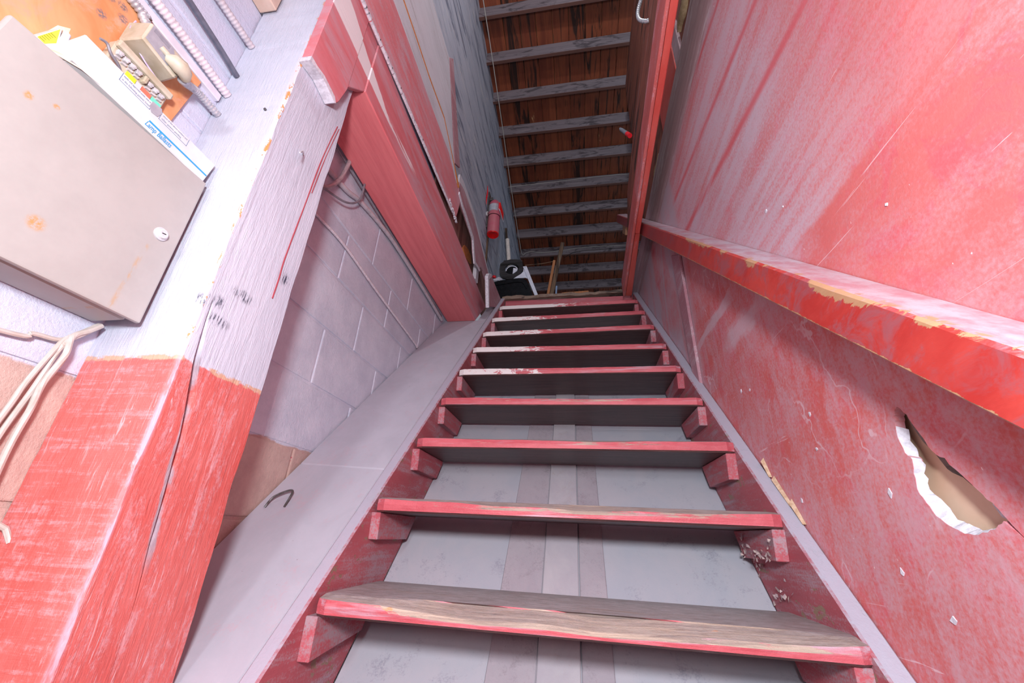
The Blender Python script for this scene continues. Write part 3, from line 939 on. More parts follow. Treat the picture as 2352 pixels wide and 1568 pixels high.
def slope_board(x0, x1, y0, y1, n0, n1, name, mat, par, bev=0.002, skew=0.0):
    return MB().hexa([(x0, y0, zs(y0, n0)), (x1, y0, zs(y0, n0)), (x1 + skew, y1, zs(y1, n0)), (x0 + skew, y1, zs(y1, n0)),
                      (x0, y0, zs(y0, n1)), (x1, y0, zs(y0, n1)), (x1 + skew, y1, zs(y1, n1)), (x0 + skew, y1, zs(y1, n1))]).build(name, mat, par, bev)


slope_board(-0.5215, -0.15, -0.1, 2.45, -0.232, -0.219, 'back_panel', M_SOFFIT, st)
slope_board(-0.14, 0.4405, -0.1, 2.45, -0.232, -0.219, 'back_panel', M_SOFFIT, st)
slope_board(-0.203, -0.097, -0.1, 2.45, -0.2188, -0.2145, 'back_board', M_SEAM, st)
slope_board(-0.004, 0.063, -0.1, 2.45, -0.2188, -0.2145, 'back_board', M_SEAM, st)
slope_board(-0.096, -0.006, -0.1, 2.45, -0.2186, -0.203, 'back_batten', M_BATTEN, st)
MB().box(-0.5215, 0.4405, 2.735, 2.755, 2.80, 3.199).build('header_board', M_HEADER, st, 0.002)
# curled flakes of paint at the right end of the second step
fk = MB()
for i in range(46):
    y = random.uniform(1.07, 1.26)
    z = random.choice([random.uniform(1.515, 1.535), random.uniform(1.50, 1.57), random.uniform(1.43, 1.5)])
    xx = 0.4125 if z > 1.51 else 0.4385
    a = random.random() * 6
    r = random.uniform(0.003, 0.008)
    c = Vector((xx - random.uniform(0.0005, 0.005), y, z))
    q = [c + Vector((jit(0.004), r * cos(a + t), r * sin(a + t))) for t in (0, 1.5, 3.1, 4.6)]
    fk.add([*q], [(0, 1, 2), (0, 2, 3)])
fk.build('peeling_paint', M_FLAKE, st, kind='stuff')
for (y, z, L, a) in ((1.085, 1.215, 0.09, 0.8), (1.045, 1.17, 0.06, 0.85), (1.16, 1.285, 0.05, 1.0)):
    z = zs(y, 0.012)
    MB().hexa([(0.472, y, z), (0.4795, y, z), (0.4795, y + 0.006, z), (0.474, y + 0.006, z), (0.471, y + L * cos(a), z + L * sin(a)), (0.4795, y + L * cos(a), z + L * sin(a) + 0.01),
               (0.4795, y + L * cos(a) + 0.004, z + L * sin(a)), (0.473, y + L * cos(a) + 0.004, z + L * sin(a))]).build('splinter', M_SPLINTER, st)

# ------------------------------------------------------------------ sloping ledge on the left of the stair
lg = thing('ledge', 'wide sloping dusty grey ledge between left stringer and block wall', 'ledge', (-0.70, 0.2, 0.8))


def ledge_board(poly, name):
    """poly of (x, y) on the slope"""
    n = len(poly)
    vs = [(px, py, zs(py, -0.022)) for px, py in poly] + [(px, py, zs(py, 0.0)) for px, py in poly]
    return MB().add(vs, [tuple(reversed(range(n))), tuple(range(n, 2 * n))] + [(i, (i + 1) % n, (i + 1) % n + n, i + n) for i in range(n)]).build(name, M_LEDGE, lg, 0.003)


ledge_board([(-0.655, -0.35), (-0.560, -0.35), (-0.560, 1.182), (-0.845, 1.197), (-0.845, 0.765), (-0.655, 0.765)], 'ledge_board')
ledge_board([(-0.845, 1.1985), (-0.560, 1.1835), (-0.566, 2.318), (-0.845, 2.330)], 'ledge_board')
ledge_board([(-0.622, 2.3195), (-0.566, 2.3195), (-0.566, 2.70), (-0.622, 2.70)], 'ledge_board')
nl = MB().tube([(-0.816, 1.057, zs(1.057, 0.002)), (-0.806, 1.066, zs(1.066, 0.014)), (-0.785, 1.08, zs(1.08, 0.016)), (-0.768, 1.084, zs(1.084, 0.016)), (-0.763, 1.078, zs(1.078, 0.012)),
                (-0.762, 1.06, zs(1.06, 0.002))], 0.0028, 8, None, 4).build('bent_nail', M_DARKSTEEL, None, smooth=True)
tag(nl, 'bent rusty nail sticking out of the sloping dusty ledge', 'nail')

# ------------------------------------------------------------------ timber post
po = thing('post', 'heavy square timber post painted white above and red below', 'post', (-0.755, 0.65, 0))
ck = [(1.0, 0.640, 0.0), (1.40, 0.634, 0.0), (1.4446, 0.6334, 0.0015), (1.5153, 0.6245, 0.0035), (1.5915, 0.620, 0.0045), (1.6811, 0.610, 0.006), (1.7544, 0.598, 0.009), (1.8053, 0.5835, 0.007),
      (1.8826, 0.573, 0.0035), (1.95, 0.569, 0.0), (3.1, 0.566, 0.0)]


def crack(z):
    for a, b in zip(ck, ck[1:]):
        if a[0] <= z <= b[0]:
            t = (z - a[0]) / (b[0] - a[0])
            return a[1] + t * (b[1] - a[1]), a[2] + t * (b[2] - a[2])
    return ck[0][1], 0.0


R = []
zl = [0.0, 0.6, 1.0] + [1.05 + 0.0186 * i for i in range(111)]
for z in zl:
    cy, cw = crack(z)
    q = mnoise.noise(Vector((0, 0, z * 9)))
    q2 = mnoise.noise(Vector((4, 1, z * 30)))
    cw = cw * (1 + 0.4 * q2) + 0.0002
    cy += 0.0015 * q2
    xl, xr, yf, yk = -0.8485, -0.66 + 0.0012 * q, 0.55 + 0.0012 * q2, 0.755 - 0.005 * max(0, (z - 1.3)) + 0.003 * q + 0.001 * q2
    ch = 0.006 + 0.003 * q
    R.append([(xl, yf, z), (xr - ch, yf, z), (xr, yf + ch, z), (xr, cy - cw, z), (xr - min(0.03, 3 * cw) - 0.0002, cy + 0.3 * cw, z), (xr - 0.001, cy + cw, z), (xr, yk - 0.003, z), (xr - 0.004, yk, z), (xl, yk, z)])
MB().loft(R).build('timber', M_POST, po)
MB().tube([(-0.662, 0.652, 2.398), (-0.640, 0.625, 2.376), (-0.625, 0.605, 2.345)], 0.002, 6).build('nail', M_STEEL, po, label='bent nail in the white face')
MB().tube([(-0.7, 0.552, 2.43), (-0.7, 0.545, 2.43)], 0.003, 6).build('nail', M_DARKSTEEL, po)
dr = MB()
dr.tube([(-0.6595, 0.7287, 2.60), (-0.6595, 0.712, 2.4566), (-0.6595, 0.7044, 2.2816), (-0.6595, 0.6975, 2.1158), (-0.6595, 0.6993, 2.0566), (-0.6595, 0.6991, 2.0047)], 0.0016, 6, None, 6)
dr.tube([(-0.6595, 0.737, 2.60), (-0.6595, 0.722, 2.47), (-0.6595, 0.714, 2.33)], 0.0012, 6, None, 6)
dr.build('paint_drip', M_DRIP, po, label='thin red paint drip on the white face')
# red splice board nailed to the post head
sp = MB().prism([(0.546, 2.612), (0.600, 2.622), (0.655, 2.617), (0.664, 2.604), (0.674, 2.625), (0.690, 2.70), (0.690, 3.30), (0.548, 3.30)], 'x', -0.658, -0.630).build('splice_board', M_BEAM, po, 0.002, label='red splice board nailed to the post head')
MB().prism([(0.546, 2.600), (0.57, 2.606), (0.60, 2.612), (0.63, 2.607), (0.66, 2.602), (0.665, 2.606), (0.655, 2.619), (0.60, 2.625), (0.57, 2.617), (0.546, 2.617)], 'x', -0.659, -0.6290).build('paint_edge', M_WHITECHIP, po)

# ------------------------------------------------------------------ red floor beam along the stair opening
bmx = thing('floor_beam', 'long red timber beam along the left side of the stair opening', 'beam', (-0.73, 1.5, 2.804))
MB().hexa([(-0.826, 0.762, 2.804), (-0.632, 0.762, 2.804), (-0.634, 2.312, 2.804), (-0.824, 2.312, 2.804),
           (-0.826, 0.762, 3.052), (-0.631, 0.762, 3.052), (-0.633, 2.575, 3.06), (-0.824, 2.575, 3.06)]).build('timber', M_BEAM, bmx, 0.004)
MB().hexa([(-0.657, 0.6925, 2.72), (-0.634, 0.6925, 2.72), (-0.634, 0.7615, 2.80), (-0.657, 0.7615, 2.80),
           (-0.657, 0.6925, 3.052), (-0.634, 0.6925, 3.052), (-0.634, 0.7615, 3.052), (-0.657, 0.7615, 3.052)]).build('end_block', M_BEAM, bmx, 0.002)

# ------------------------------------------------------------------ panels of the loft side above the beam
rp = thing('wall_panel', 'red painted wall panel above the red beam, torn at its far end', 'panel', (-0.61, 1.1, 3.03))
MB().prism(K([(0.30, 2.985), (0.65, 2.985), (1.20, 3.028), (1.56, 3.045), (1.575, 3.06), (1.60, 3.05), (1.612, 3.065), (1.622, 3.05), (1.640, 3.10), (1.655, 3.17), (1.668, 3.235), (1.613, 3.232), (1.409, 3.285), (1.20, 3.270), (0.93, 3.260), (0.30, 3.225)]),
           'x', -0.629, -0.619).build('panel_sheet', M_REDPANEL, rp, 0.001)
ca = MB()
for i in range(60):
    y = 0.45 + 1.18 * i / 60 + jit(0.004)
    z = 3.041 + 0.060 * min(1, max(0, (y - 0.67) / 0.95)) - 0.006
    wz = 0.007 + 0.004 * random.random() if y < 1.2 else 0.003 + 0.004 * random.random()
    ca.hexa([(-0.624, y, z - 0.003), (-0.616, y, z), (-0.616, y + 0.02, z), (-0.624, y + 0.02, z - 0.003), (-0.624, y, z + wz), (-0.616, y, z + wz), (-0.616, y + 0.02, z + wz + jit(0.002)), (-0.624, y + 0.02, z + wz)])
ca.build('caulk_bead', M_WHITECHIP, rp, kind='stuff')
ch = MB()
for i in range(14):
    y = 1.555 + 0.011 * i
    z = 3.111 - 0.02 * (i / 14) + jit(0.008)
    r = random.uniform(0.004, 0.010)
    ch.hexa([(-0.624, y, z - r), (-0.614, y, z - r), (-0.613, y + r, z - r * 0.6), (-0.624, y + r, z - r), (-0.624, y, z + r), (-0.616, y, z + r), (-0.617, y + r, z + r * 0.6), (-0.624, y + r, z + r)])
ch.build('plaster_crumbs', M_WHITECHIP, rp, kind='stuff')
gp = thing('wall_panel', 'pale grey painted boards above the red wall panel', 'panel', (-0.61, 1.0, 3.28))
MB().prism(K([(0.3, 3.228), (0.93, 3.264), (1.20, 3.274), (1.409, 3.289), (1.58, 3.25), (1.50, 3.300), (1.295, 3.385), (1.08, 3.362), (0.91, 3.36), (0.3, 3.335)]), 'x', -0.629, -0.620).build('lower_board', M_GREYPANEL, gp, 0.001)
MB().prism(K([(0.3, 3.349), (0.91, 3.372), (1.08, 3.374), (1.295, 3.397), (1.49, 3.312), (1.528, 3.294), (1.459, 3.392), (1.241, 3.785), (1.086, 3.768), (0.3, 3.80)]), 'x', -0.629, -0.620).build('upper_board', M_GREYPANEL, gp, 0.001)
MB().prism(K([(0.3, 3.337), (0.91, 3.361), (1.08, 3.363), (1.295, 3.386), (1.5, 3.301), (1.655, 3.248), (1.625, 3.270), (1.5, 3.313), (1.295, 3.396), (1.08, 3.373), (0.91, 3.371), (0.3, 3.348)]), 'x', -0.629, -0.619).build('bare_lath', M_ORANGEBARE, gp)
lt = MB().hexa([(-0.66, 1.347, 3.975), (-0.648, 1.347, 3.975), (-0.648, 1.400, 4.05), (-0.66, 1.400, 4.05), (-0.66, 1.640, 3.475), (-0.648, 1.640, 3.475), (-0.648, 1.728, 3.535), (-0.66, 1.728, 3.535)]).build('lath', M_PINKDUST, None, 0.002)
tag(lt, 'narrow slanting lath beside the grey painted boards', 'lath')
tp = thing('torn_panel', 'torn strip of dusty pink wall panel hanging past the red panel end', 'panel', (-0.605, 2.0, 3.2))
MB().prism(K([(1.62, 3.215), (1.70, 3.198), (1.77, 3.196), (1.86, 3.19), (1.96, 3.186), (2.00, 3.12), (2.05, 3.07), (2.10, 3.085), (2.176, 3.105), (2.20, 3.15), (2.27, 3.165), (2.36, 3.15), (2.45, 3.18), (2.50, 3.24), (2.35, 3.262), (1.964, 3.342), (1.70, 3.33), (1.62, 3.30)]), 'x', -0.629, -0.619).build('panel_sheet', M_PINKDUST, tp, 0.001)
MB().prism(K([(1.62, 3.21), (1.70, 3.193), (1.77, 3.19), (1.86, 3.182), (1.955, 3.172), (1.99, 3.10), (2.03, 3.05), (2.10, 3.075), (2.17, 3.09), (2.178, 3.108), (2.10, 3.092), (2.055, 3.080), (2.01, 3.13), (1.965, 3.198), (1.86, 3.206), (1.77, 3.214), (1.70, 3.212), (1.62, 3.23)]), 'x', -0.620, -0.613).build('torn_edge', M_WHITECHIP, tp, label='white torn edge of the strip')
MB().prism(K([(1.62, 3.302), (1.70, 3.332), (1.964, 3.344), (2.35, 3.264), (2.50, 3.242), (2.52, 3.26), (2.36, 3.30), (1.97, 3.392), (1.70, 3.385), (1.62, 3.36)]), 'x', -0.634, -0.624).build('top_edge', M_GREYPANEL, tp)
MB().box(-0.66, -0.635, 2.24, 2.30, 3.085, 3.36).build('hanger', M_GREYWHITE, tp, 0.002)
bi = MB().box(-0.693, -0.683, 1.50, 2.76, 3.046, 3.50).build('brown_panel', M_BROWN, None)
tag(bi, 'dark brown board showing behind the torn pink panel', 'panel')
ob = MB().prism([(2.02, 3.17), (2.06, 3.155), (2.10, 3.15), (2.16, 3.175), (2.235, 3.20), (2.205, 3.247), (2.12, 3.24), (2.05, 3.215)], 'x', -0.682, -0.672).build('wood_scrap', M_ORANGEBARE, None, 0.001)
tag(ob, 'small orange scrap of bare wood in the torn wall opening', 'scrap')
nw = thing('skirt_plate', 'dusty pink triangular plate with white edge at left stair head', 'trim', (-0.55, 2.4, 2.88))
MB().prism([(2.23, 3.08), (2.32, 3.155), (2.65, 3.185), (2.72, 3.19), (2.70, 3.12), (2.302, 2.90)], 'x', -0.562, -0.548).build('plate', M_PINKDUST, nw, 0.002)
MB().prism([(2.205, 3.075), (2.235, 3.115), (2.30, 3.155), (2.32, 3.15), (2.25, 3.075), (2.31, 2.90), (2.29, 2.885)], 'x', -0.566, -0.544).build('white_edge', M_WHITECHIP, nw, 0.002, label='white chipped edge of the plate')

# ------------------------------------------------------------------ trim and timber along the right of the opening
rt = thing('opening_trim', 'long red trim board along the right edge of the stair opening', 'trim', (0.35, 1.6, 3.12))
MB().hexa([(0.312, 0.2, 3.12), (0.326, 0.2, 3.12), (0.372, 2.62, 3.12), (0.356, 2.62, 3.12), (0.310, 0.2, 3.26), (0.326, 0.2, 3.26), (0.372, 2.62, 3.255), (0.353, 2.62, 3.255)]).build('face_board', M_TRIMD, rt, 0.006, 2)
MB().hexa([(0.3265, 0.2, 3.117), (0.352, 0.2, 3.117), (0.385, 1.93, 3.117), (0.3595, 1.93, 3.117), (0.3265, 0.2, 3.20), (0.352, 0.2, 3.20), (0.385, 1.93, 3.20), (0.3595, 1.93, 3.20)]).build('edge_board', M_TRIM, rt, 0.003)
MB().hexa([(0.361, 1.935, 3.125), (0.389, 1.935, 3.125), (0.418, 2.62, 3.125), (0.3725, 2.62, 3.125), (0.361, 1.935, 3.20), (0.389, 1.935, 3.20), (0.418, 2.62, 3.20), (0.3725, 2.62, 3.20)]).build('edge_board', M_TRIM, rt, 0.008, 2)
dt = MB().hexa([(0.345, 0.2, 3.262), (0.39, 0.2, 3.262), (0.392, 2.16, 3.262), (0.352, 2.16, 3.262), (0.345, 0.2, 3.70), (0.39, 0.2, 3.70), (0.392, 2.0, 3.50), (0.352, 2.0, 3.50)]).build('curb_timber', M_DARKTIMBER, None, 0.006)
tag(dt, 'dark stained timber above the red trim board on the right', 'timber')

# ------------------------------------------------------------------ handrail
hr = thing('handrail', 'worn red wooden handrail climbing the right wall', 'handrail', (0.437, 0.0, 1.27))
SV = Vector((0, CT, ST))
NV = Vector((0, -ST, CT))


def rail_pt(y, n, xx):
    z = 1.652 + (y - 0.436) * math.tan(TH)
    return Vector((xx, y, z)) + NV * n


R = []
for i in range(60):
    y = -1.0 + 3.92 * i / 59
    q = mnoise.noise(Vector((y * 8, 3, 1)))
    q2 = mnoise.noise(Vector((y * 33, 1, 1)))
    c = 0.0045 + 0.002 * q
    n0, n1 = 0.0005 * q2, 0.0675 + 0.0010 * q2
    R.append([rail_pt(y, n0, 0.400 + 0.002), rail_pt(y, n0 + 0.002, 0.400), rail_pt(y, n1 - c, 0.400), rail_pt(y, n1, 0.400 + c), rail_pt(y, n1, 0.478), rail_pt(y, n0, 0.478)])
MB().loft(R).build('rail', M_RAIL, hr)
c = rail_pt(2.62, -0.034, 0.425)
MB().obox(c, (1, 0, 0), SV, NV, 0.014, 0.09, 0.033).build('support_block', M_RAIL, hr, 0.003)

# ------------------------------------------------------------------ steel electrical enclosure on the left wall
ep = thing('electrical_panel', 'beige steel electrical box with lockable door hanging left of post', 'electrical box', (-0.80, 0.37, 1.86))
MB().box(-0.8455, -0.776, 0.222, 0.530, 1.864, 2.168).build('body', M_PANEL, ep, 0.003)
MB().box(-0.7758, -0.7605, 0.232, 0.520, 1.874, 2.158).build('gap_shade', M_PANELIN, ep)  # dark block coloured as the shade in the gap behind the door
R = []
MB().hexa([(-0.760, 0.2135, 1.858), (-0.750, 0.2135, 1.858), (-0.750, 0.536, 1.860), (-0.760, 0.536, 1.860), (-0.760, 0.2135, 2.170), (-0.750, 0.2135, 2.170), (-0.750, 0.537, 2.190), (-0.760, 0.537, 2.190)]).build('door', M_PANEL, ep, 0.003, 2)
lk = MB().lathe((-0.7503, 0.501, 2.028), (1, 0, 0), [(0.0125, 0), (0.0125, 0.003), (0.0105, 0.0045), (0.0100, 0.0045), (0.0085, 0.0085), (0.006, 0.0092), (0.006, 0.0085), (0.0, 0.0085)], 28).build('lock', M_STEEL, ep, smooth=True, label='round steel key lock')
MB().obox((-0.7414, 0.501, 2.028), (1, 0, 0), (0, 1, 0.25), (0, -0.25, 1), 0.0005, 0.0035, 0.0007).build('keyhole', M_BLACK, lk)

# ------------------------------------------------------------------ clutter on top of the enclosure
bx = thing('ballast_carton', 'long white carton printed Lamp Ballasts lying on the electrical box', 'carton', (-0.80, 0.42, 2.192))
MB().hexa([(-0.838, 0.285, 2.1915), (-0.757, 0.285, 2.1915), (-0.757, 0.534, 2.1935), (-0.838, 0.534, 2.1935), (-0.838, 0.289, 2.250), (-0.757, 0.280, 2.249), (-0.757, 0.543, 2.2505), (-0.838, 0.543, 2.2515)]).build('carton_body', M_CARTON, bx, 0.002)
MB().add([(-0.764, 0.284, 2.194), (-0.758, 0.300, 2.190), (-0.757, 0.325, 2.192), (-0.762, 0.345, 2.196), (-0.775, 0.278, 2.20), (-0.79, 0.27, 2.205), (-0.80, 0.262, 2.196), (-0.78, 0.262, 2.19)],
         [(0, 1, 2, 3), (0, 4, 5, 6, 7), (0, 7, 1)]).build('torn_flap', M_KRAFT, bx)
MB().add([(-0.838, 0.284, 2.250), (-0.80, 0.283, 2.252), (-0.795, 0.278, 2.268), (-0.82, 0.274, 2.276), (-0.838, 0.276, 2.27)], [(0, 1, 2, 3, 4)]).build('torn_flap', M_KRAFT, bx)
F0 = -0.7563
text_mesh('printed_text', 'Lamp Ballasts', 0.0155, (F0 + 0.0001, 0.401, 2.1972), (0, 1, 0.0), (0, 0.05, 1), M_CYAN, bx, 0.25, 0.052)
pr = lambda n, y0, y1, z0, z1, m, x=F0: MB().box(x - 0.0003, x, y0, y1, z0, z1).build(n, m, bx)
pr('blue_line', 0.405, 0.534, 2.2085, 2.2122, M_CYAN)
for (y0, y1) in ((0.341, 0.397), (0.415, 0.476)):
    pr('print_frame', y0, y1, 2.2295, 2.2302, M_BLUEG)
    pr('print_frame', y0, y0 + 0.0007, 2.2295, 2.2475, M_BLUEG)
    pr('print_frame', y1 - 0.0007, y1, 2.2295, 2.2475, M_BLUEG)
text_mesh('printed_text', 'made and approved under one or', 0.006, (F0, 0.344, 2.2415), (0, 1, 0), (0, 0, 1), M_BLUEG, bx, 0, 0.050)
text_mesh('printed_text', 'in the following patents listed', 0.006, (F0, 0.344, 2.2335), (0, 1, 0), (0, 0, 1), M_BLUEG, bx, 0, 0.050)
text_mesh('printed_text', 'more of the above numbers and', 0.006, (F0, 0.419, 2.2415), (0, 1, 0), (0, 0, 1), M_BLUEG, bx, 0, 0.053)
text_mesh('printed_text', 'other patents pending', 0.006, (F0, 0.419, 2.2335), (0, 1, 0), (0, 0, 1), M_BLUEG, bx, 0, 0.042)
MB().prism([(0.395, 2.249), (0.394, 2.236), (0.401, 2.228), (0.412, 2.230), (0.416, 2.243), (0.412, 2.2515)], 'x', -0.7565, -0.7558).build('torn_label', M_LABELG, bx)
yc = thing('label_card', 'small white carton with a yellow label standing behind box corner', 'carton', (-0.80, 0.26, 2.17))
MB().prism([(0.274, 2.264), (0.256, 2.205), (0.255, 2.172), (0.279, 2.172), (0.2825, 2.228)], 'x', -0.838, -0.802).build('carton_body', M_CARTON, yc, 0.001)
MB().prism([(0.2725, 2.2575), (0.2605, 2.217), (0.2605, 2.2145), (0.2700, 2.2145), (0.2785, 2.231)], 'x', -0.8019, -0.8014).build('yellow_label', M_YELLOW2, yc)
for i in range(6):
    z = 2.217 + 0.0042 * i
    y0 = 0.2615 + 0.0011 * i
    MB().box(-0.8013, -0.8011, y0, y0 + 0.007 + jit(0.0012), z, z + 0.0008).build('print_line', M_INK, yc)
for i in range(6):
    y = 0.2655 + 0.0017 * i
    MB().box(-0.8018, -0.8013, y, y + random.choice((0.0006, 0.001)), 2.208, 2.2125).build('print_bar', M_CABLEB, yc)
tb = MB().lathe((-0.805, 0.2895, 2.190), (0.1, -0.14, 1), [(0.0, 0), (0.0045, 0), (0.0045, 0.040), (0.0048, 0.041), (0.0048, 0.068), (0.003, 0.070), (0.0, 0.070)], 14).build('cartridge', M_WHITEP, None, smooth=True)
tag(tb, 'short white cylinder between the yellow label carton and long carton', 'tube')
pw = MB().prism([(-0.5, 2.173), (0.475, 2.173), (0.481, 2.32), (0.492, 2.436), (0.495, 2.474), (-0.5, 2.478)], 'x', -0.8475, -0.8385).build('backing_board', M_PLY, None, 0.001)
tag(pw, 'orange stained plywood board on the wall above electrical box', 'board')
ta = thing('terminal_block', 'ivory terminal strip with yellow, coral and teal tags on plywood', 'terminal block', (-0.83, 0.385, 2.29))
MB().box(-0.838, -0.818, 0.338, 0.445, 2.291, 2.352).build('base', M_IVORY, ta, 0.003)
MB().box(-0.818, -0.806, 0.336, 0.446, 2.335, 2.350).build('ridge', M_IVORY, ta, 0.003)
for i in range(8):
    y = 0.348 + 0.0118 * i
    if i == 4:
        MB().box(-0.818, -0.806, y - 0.003, y + 0.005, 2.316, 2.332).build('plug', M_IVORY, ta, 0.002)
        continue
    ct = MB().obox((-0.8145, y, 2.327), (1, 0, 0), (0, 1, 0.2), (0, -0.2, 1), 0.0035, 0.0042, 0.005).build('contact', M_STEEL, ta, 0.001)
    MB().lathe((-0.811, y + 0.002, 2.327), (1, 0, 0), [(0, 0), (0.0032, 0), (0.0032, 0.002), (0, 0.0025)], 10).build('screw', M_STEEL, ct)
    MB().obox((-0.8155, y + 0.001, 2.3165), (1, 0, 0), (0, 1, 0.3), (0, -0.3, 1), 0.0025, 0.004, 0.0018).build('clip', M_STEEL, ta)
for y0, y1, m in ((0.371, 0.389, M_YELLOW), (0.390, 0.400, M_CARTON), (0.401, 0.420, M_CORAL), (0.421, 0.441, M_TEAL)):
    MB().box(-0.8178, -0.8160, y0, y1, 2.298, 2.3125).build('tag', m, ta)
dv = thing('relay_box', 'ivory plastic relay box with grey label above the terminal strip', 'relay', (-0.81, 0.39, 2.36))
MB().hexa([(-0.838, 0.345, 2.370), (-0.780, 0.345, 2.364), (-0.780, 0.418, 2.357), (-0.838, 0.428, 2.366), (-0.838, 0.343, 2.425), (-0.780, 0.345, 2.412), (-0.780, 0.431, 2.412), (-0.838, 0.440, 2.425)]).build('case', M_IVORY, dv, 0.003)
MB().prism([(0.349, 2.370), (0.397, 2.364), (0.400, 2.395), (0.392, 2.409), (0.349, 2.409)], 'x', -0.7799, -0.7790).build('label_plate', M_LABELG, dv)
for i in range(4):
    MB().box(-0.7789, -0.7787, 0.353, 0.386, 2.398 + 0.0025 * i, 2.3985 + 0.0025 * i).build('print_line', M_CABLEB, dv)
MB().tube([(-0.778, 0.374, 2.383), (-0.776, 0.382, 2.381), (-0.774, 0.392, 2.379)], 0.006, 10, lambda i, n: 0.0055).build('lug', M_IVORY, dv, smooth=True)
cb = MB()
cb.tube([(-0.776, 0.386, 2.372), (-0.768, 0.396, 2.374), (-0.764, 0.408, 2.373), (-0.766, 0.420, 2.372), (-0.775, 0.431, 2.372)], 0.015, 12, lambda i, n: (0.007, 0.014, 0.016, 0.013, 0.008)[i])
cb.build('cable_clamp', M_IVORY, dv, smooth=True)


def flex(name, pts, r, mat, label, pitch=0.0055, group=None, n=9):
    P = spline([Vector(p) for p in pts], 12)
    L = sum((b - a).length for a, b in zip(P, P[1:]))
    m = max(8, int(L / pitch * 4))
    # resample evenly
    out, i, acc = [], 0, 0.0
    seg = [(b - a).length for a, b in zip(P, P[1:])]
    for j in range(m + 1):
        d = L * j / m
        while i < len(seg) - 1 and acc + seg[i] < d:
            acc += seg[i]
            i += 1
        out.append(P[i].lerp(P[i + 1], min(1, (d - acc) / max(seg[i], 1e-6))))
    prof = (1.0, 1.06, 1.0, 0.86)
    o = MB().tube(out, r, n, lambda i, n_: r * prof[i % 4]).build(name, mat, None, smooth=False)
    for f in o.data.polygons:
        f.use_smooth = True
    return tag(o, label, 'conduit', group)


XC = -0.8285
flex('flexible_conduit', [(XC, 0.0, 2.465), (XC, 0.325, 2.461), (XC, 0.35, 2.455), (-0.822, 0.375, 2.425)], 0.009, M_CONDUIT, 'ribbed metal conduit entering the top of the relay box', 0.0075)
flex('flexible_conduit', [(-0.782, 0.43, 2.372), (-0.800, 0.448, 2.392), (-0.818, 0.475, 2.418), (-0.826, 0.500, 2.430), (XC, 0.5485, 2.434)], 0.0085, M_CONDUIT, 'ribbed metal conduit from relay box clamp to white post', 0.0075)
flex('flexible_conduit', [(XC, -0.1, 2.517), (XC, 0.20, 2.512), (XC, 0.40, 2.513), (XC, 0.549, 2.505)], 0.010, M_CONDWHITE, 'long ribbed white painted conduit just above the plywood board', 0.0085)
o = MB().tube([(XC, -0.2, 2.61), (XC, 0.30, 2.607), (XC, 0.46, 2.594), (XC, 0.549, 2.578)], 0.007, 8, None, 8).build('cable', M_CABLEB, None, smooth=True)
tag(o, 'smooth dark blue grey cable between two conduits high on left wall', 'cable')
flex('flexible_conduit', [(XC, 0.0, 2.705), (XC, 0.30, 2.700), (XC, 0.549, 2.702)], 0.009, M_CONDGREY, 'grey ribbed conduit highest on the left block wall', 0.0085)
o = MB().tube([(-0.83, 0.347, 2.432), (-0.826, 0.345, 2.405), (-0.820, 0.350, 2.397), (-0.816, 0.355, 2.401), (-0.816, 0.352, 2.385), (-0.816, 0.363, 2.372), (-0.816, 0.384, 2.362), (-0.816, 0.405, 2.356), (-0.816, 0.425, 2.352), (-0.825, 0.435, 2.362)], 0.0016, 6, None, 6).build('wire', M_PURPLE, None, smooth=True)
tag(o, 'thin violet wire sagging below the ivory relay box', 'wire')
o = MB().tube([(-0.800, 0.312, 2.304), (-0.800, 0.322, 2.308), (-0.802, 0.334, 2.300), (-0.806, 0.352, 2.297), (-0.812, 0.362, 2.290), (-0.815, 0.372, 2.255)], 0.0025, 6, None, 6).build('wire', M_CABLEG, None, smooth=True)
tag(o, 'short dark grey wire end curling beside the terminal strip', 'wire')

# ------------------------------------------------------------------ white cables hanging left of the post
XW = -0.838
cables = [([(XW, 0.15, 1.775), (XW, 0.427, 1.795), (XW, 0.461, 1.807), (XW, 0.491, 1.811), (XW, 0.506, 1.820), (XW, 0.520, 1.837), (XW, 0.534, 1.858)], 'white cable running level along the wall to the post'),
          ([(XW + 0.006, 0.46, 1.55), (XW + 0.006, 0.477, 1.685), (XW + 0.006, 0.481, 1.73), (XW + 0.005, 0.492, 1.786), (XW + 0.005, 0.500, 1.815), (XW + 0.004, 0.518, 1.838), (XW + 0.004, 0.535, 1.860)], 'white cable hanging leftmost below the electrical box'),
          ([(XW, 0.484, 1.55), (XW, 0.489, 1.658), (XW, 0.497, 1.726), (XW + 0.003, 0.499, 1.784), (XW + 0.009, 0.501, 1.811), (XW + 0.009, 0.518, 1.834), (XW + 0.009, 0.534, 1.856)], 'white cable hanging in the middle of the bundle left of post'),
          ([(XW + 0.004, 0.515, 1.50), (XW + 0.004, 0.504, 1.625), (XW + 0.006, 0.503, 1.695), (XW + 0.010, 0.499, 1.735), (XW + 0.012, 0.506, 1.787), (XW + 0.012, 0.503, 1.820), (XW + 0.012, 0.520, 1.840), (XW + 0.010, 0.535, 1.858)], 'thick white cable hanging nearest the red post base')]
for i, (p, lb) in enumerate(cables):
    o = MB().tube(p, 0.0038 if i != 3 else 0.0046, 8, None, 8).build('cable', M_CABLEW, None, smooth=True)
    tag(o, lb, 'cable', 'white cables left of the post')
o = MB().tube([(-0.838, 0.520, 1.545), (-0.828, 0.545, 1.530), (-0.818, 0.552, 1.512)], 0.004, 8).build('cable', M_CABLEW, None)
tag(o, 'cut end of a white cable poking out beside the red post', 'cable')

